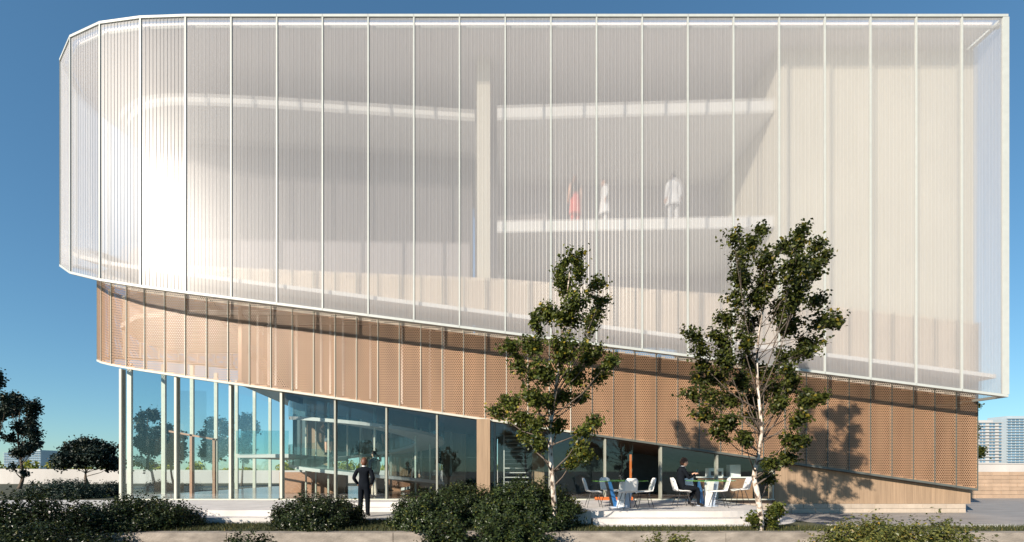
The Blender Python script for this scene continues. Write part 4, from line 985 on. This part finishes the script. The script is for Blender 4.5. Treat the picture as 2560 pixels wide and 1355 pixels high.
    # collar
    n0 = Vector(J['neck'][0]); MB().tube([n0 + Vector((0, 0, -.03)), n0 + Vector((0, 0, .03))], [0.072, 0.062], 14, cap=False).build('collar', M[mats.get('collar', 'shirt')], o, True, False)
    return o
def pose_stand(arms='pocket', gait=0.0):
    def f():
        J = {'pelvis': ((0, 0, 0.94), (0.165, 0.12)), 'waist': ((0, 0, 1.10), (0.168, 0.12)), 'chest': ((0, 0, 1.30), (0.185, 0.125)), 'upper': ((0, 0, 1.42), (0.16, 0.095)), 'neck': ((0, 0.0, 1.52), 0.055), 'head': ((0, 0.015, 1.65), 0.06)}
        E = [('pelvis', 'waist', 'coat'), ('waist', 'chest', 'coat'), ('chest', 'upper', 'coat'), ('upper', 'neck', 'coat'), ('neck', 'head', 'skin')]
        for s, n in ((-1, 'l'), (1, 'r')):
            g = gait * s
            J.update({'hip' + n: ((0.085 * s, 0, 0.88), 0.105), 'knee' + n: ((0.105 * s, 0.02 + g * .16, 0.50), 0.080), 'ankle' + n: ((0.115 * s, -0.01 + g * .2, 0.10), 0.066), 'toe' + n: ((0.13 * s, 0.15 + g * .2, 0.035), (0.04, 0.032)), 'shoulder' + n: ((0.20 * s, 0, 1.42), 0.070)})
            E += [('pelvis', 'hip' + n, 'coat'), ('hip' + n, 'knee' + n, 'trouser'), ('knee' + n, 'ankle' + n, 'trouser'), ('ankle' + n, 'toe' + n, 'shoe'), ('upper', 'shoulder' + n, 'coat')]
            if arms == 'pocket': el, wr_, hd = (0.295 * s, -0.06, 1.17), (0.215 * s, 0.07, 1.00), (0.175 * s, 0.10, 0.94)
            elif arms == 'hip' and s == 1: el, wr_, hd = (0.40 * s, -0.05, 1.20), (0.22 * s, 0.05, 1.06), (0.17 * s, 0.08, 1.03)
            else: el, wr_, hd = (0.235 * s, -0.02, 1.16), (0.245 * s, 0.05, 0.92), (0.245 * s, 0.07, 0.83)
            J.update({'elbow' + n: (el, 0.064), 'wrist_' + n: (wr_, 0.046), 'hand_' + n: (hd, (0.036, 0.022))})
            E += [('shoulder' + n, 'elbow' + n, 'sleeve'), ('elbow' + n, 'wrist_' + n, 'sleeve'), ('wrist_' + n, 'hand_' + n, 'skin')]
        return J, E, None
    return f
def pose_sit():
    # seat height 0.46, looks along +Y
    J = {'pelvis': ((0, 0, 0.56), (0.155, 0.12)), 'waist': ((0, -0.02, 0.72), (0.145, 0.11)), 'chest': ((0, -0.01, 0.92), (0.165, 0.115)), 'upper': ((0, 0.02, 1.06), (0.13, 0.09)), 'neck': ((0, 0.05, 1.15), 0.055), 'head': ((0, 0.09, 1.275), 0.06)}
    E = [('pelvis', 'waist', 'coat'), ('waist', 'chest', 'coat'), ('chest', 'upper', 'coat'), ('upper', 'neck', 'coat'), ('neck', 'head', 'skin')]
    for s, n in ((-1, 'l'), (1, 'r')):
        J.update({'hip' + n: ((0.09 * s, 0.06, 0.54), 0.095), 'knee' + n: ((0.10 * s, 0.45, 0.53), 0.07), 'ankle' + n: ((0.10 * s, 0.36 + 0.10 * s, 0.09), 0.048), 'toe' + n: ((0.11 * s, 0.52 + 0.10 * s, 0.035), (0.04, 0.032)), 'shoulder' + n: ((0.185 * s, 0.02, 1.06), 0.06),
                  'elbow' + n: ((0.22 * s, 0.14, 0.82), 0.046), 'wrist_' + n: ((0.075 * s, 0.36, 0.93), 0.032), 'hand_' + n: ((0.035 * s, 0.43, 0.965), (0.036, 0.024))})
        E += [('pelvis', 'hip' + n, 'coat'), ('hip' + n, 'knee' + n, 'trouser'), ('knee' + n, 'ankle' + n, 'trouser'), ('ankle' + n, 'toe' + n, 'shoe'), ('upper', 'shoulder' + n, 'coat'), ('shoulder' + n, 'elbow' + n, 'sleeve'), ('elbow' + n, 'wrist_' + n, 'sleeve'), ('wrist_' + n, 'hand_' + n, 'skin')]
    return J, E, None
SU = {'coat': 'suit', 'trouser': 'suit', 'sleeve': 'suit', 'shoe': 'shoe', 'skin': 'skinp'}
p = pt(910, 1300, 13.3); person('man in a dark suit standing with his back turned, hands in pockets', (p.x, 13.3, 0.198), 0, pose_stand('pocket'), SU, face=(-0.35, 1), scale=0.955)
p = pt(1706, 1200, 13.35); person('bearded man in a dark suit sitting at the cafe table holding a glass', (p.x - 0.04, 13.35, 0.492), -90, pose_sit, SU, face=(0, 1))
gl_ = MB(); q = Vector((p.x - 0.04 + 0.47, 13.35, 0.492 + 1.02)); gl_.tube([q + Vector((0, 0, -.045)), q + Vector((0, 0, .055))], [0.028, 0.034], 12)
tag(gl_.build('drinking_glass', M['railglass']), 'clear drinking glass in the hands of the seated man', 'glass')
# visitors seen through the glass and the translucent facade
def at(px, d, z): return ((px - VX) / F * d, d, z)
GP = None
person('woman in a dark dress standing on the mezzanine, hand on hip', at(822, 19.2, 2.165), 180, pose_stand('hip'), {'coat': 'grey', 'trouser': 'skinp', 'sleeve': 'skinp', 'shoe': 'shoe', 'collar': 'grey'}, 'hair', long_hair=True, skirt=('grey', 0.62, 1.05, 0.20, 0.14), sub=1, scale=0.92)
person('long haired woman in a pale skirt on the upper ramp', at(945, 23.2, 1.95), 10, pose_stand('down'), {'coat': 'darkhair', 'trouser': 'skinp', 'sleeve': 'skinp', 'shoe': 'shoe', 'collar': 'grey'}, 'darkhair', long_hair=True, skirt=('beige', 0.55, 1.05, 0.26, 0.13), sub=1)
person('man in a teal jacket and light trousers walking inside behind the standing man', at(936, 17.6, 0.493), 60, pose_stand('down', 1.0), {'coat': 'grey', 'trouser': 'beige', 'sleeve': 'grey', 'shoe': 'shoe'}, 'darkhair', sub=1)
person('receptionist in dark clothes standing behind the small timber stand', at(1036, 20.4, 0.493), 180, pose_stand('down'), {'coat': 'darkhair', 'trouser': 'darkhair', 'sleeve': 'darkhair', 'shoe': 'shoe', 'collar': 'grey'}, 'darkhair', sub=1, scale=0.95)
ls = MB().box(0, 0.42, 19.9, 20.15, 0.493, 1.15); ls = MB(); q = at(1026, 19.9, 0.493); ls.box(q[0], q[0] + .38, 19.8, 20.1, .493, 1.12)
lo = ls.build('reception_stand', M['wood']); tag(lo, 'small timber reception stand inside the glass left of the pier', 'stand'); MB().box(q[0] - .03, q[0] + .41, 19.77, 20.13, 1.122, 1.15).build('top', M['wood'], lo)
person('visitor in a coral skirt on the upper gallery behind the facade', at(1437, 16.98, 10.585), 20, pose_stand('down'), {'coat': 'darkhair', 'trouser': 'red', 'sleeve': 'skinp', 'shoe': 'shoe', 'collar': 'darkhair'}, 'hair', skirt=('red', 0.35, 1.1, 0.24, 0.15), sub=1, scale=1.0)
person('visitor in a white dress on the upper gallery, middle of the three', at(1510, 16.98, 10.585), 100, pose_stand('down'), {'coat': 'shirt', 'trouser': 'shirt', 'sleeve': 'shirt', 'shoe': 'shoe'}, 'darkhair', skirt=('shirt', 0.35, 1.05, 0.30, 0.15), sub=1, scale=0.92)
person('visitor in white holding an amber bag on the upper gallery', at(1682, 16.95, 10.585), 0, pose_stand('down'), {'coat': 'shirt', 'trouser': 'shirt', 'sleeve': 'shirt', 'shoe': 'shoe'}, 'darkhair', skirt=('shirt', 0.62, 1.05, 0.28, 0.16), sub=1, scale=1.05)
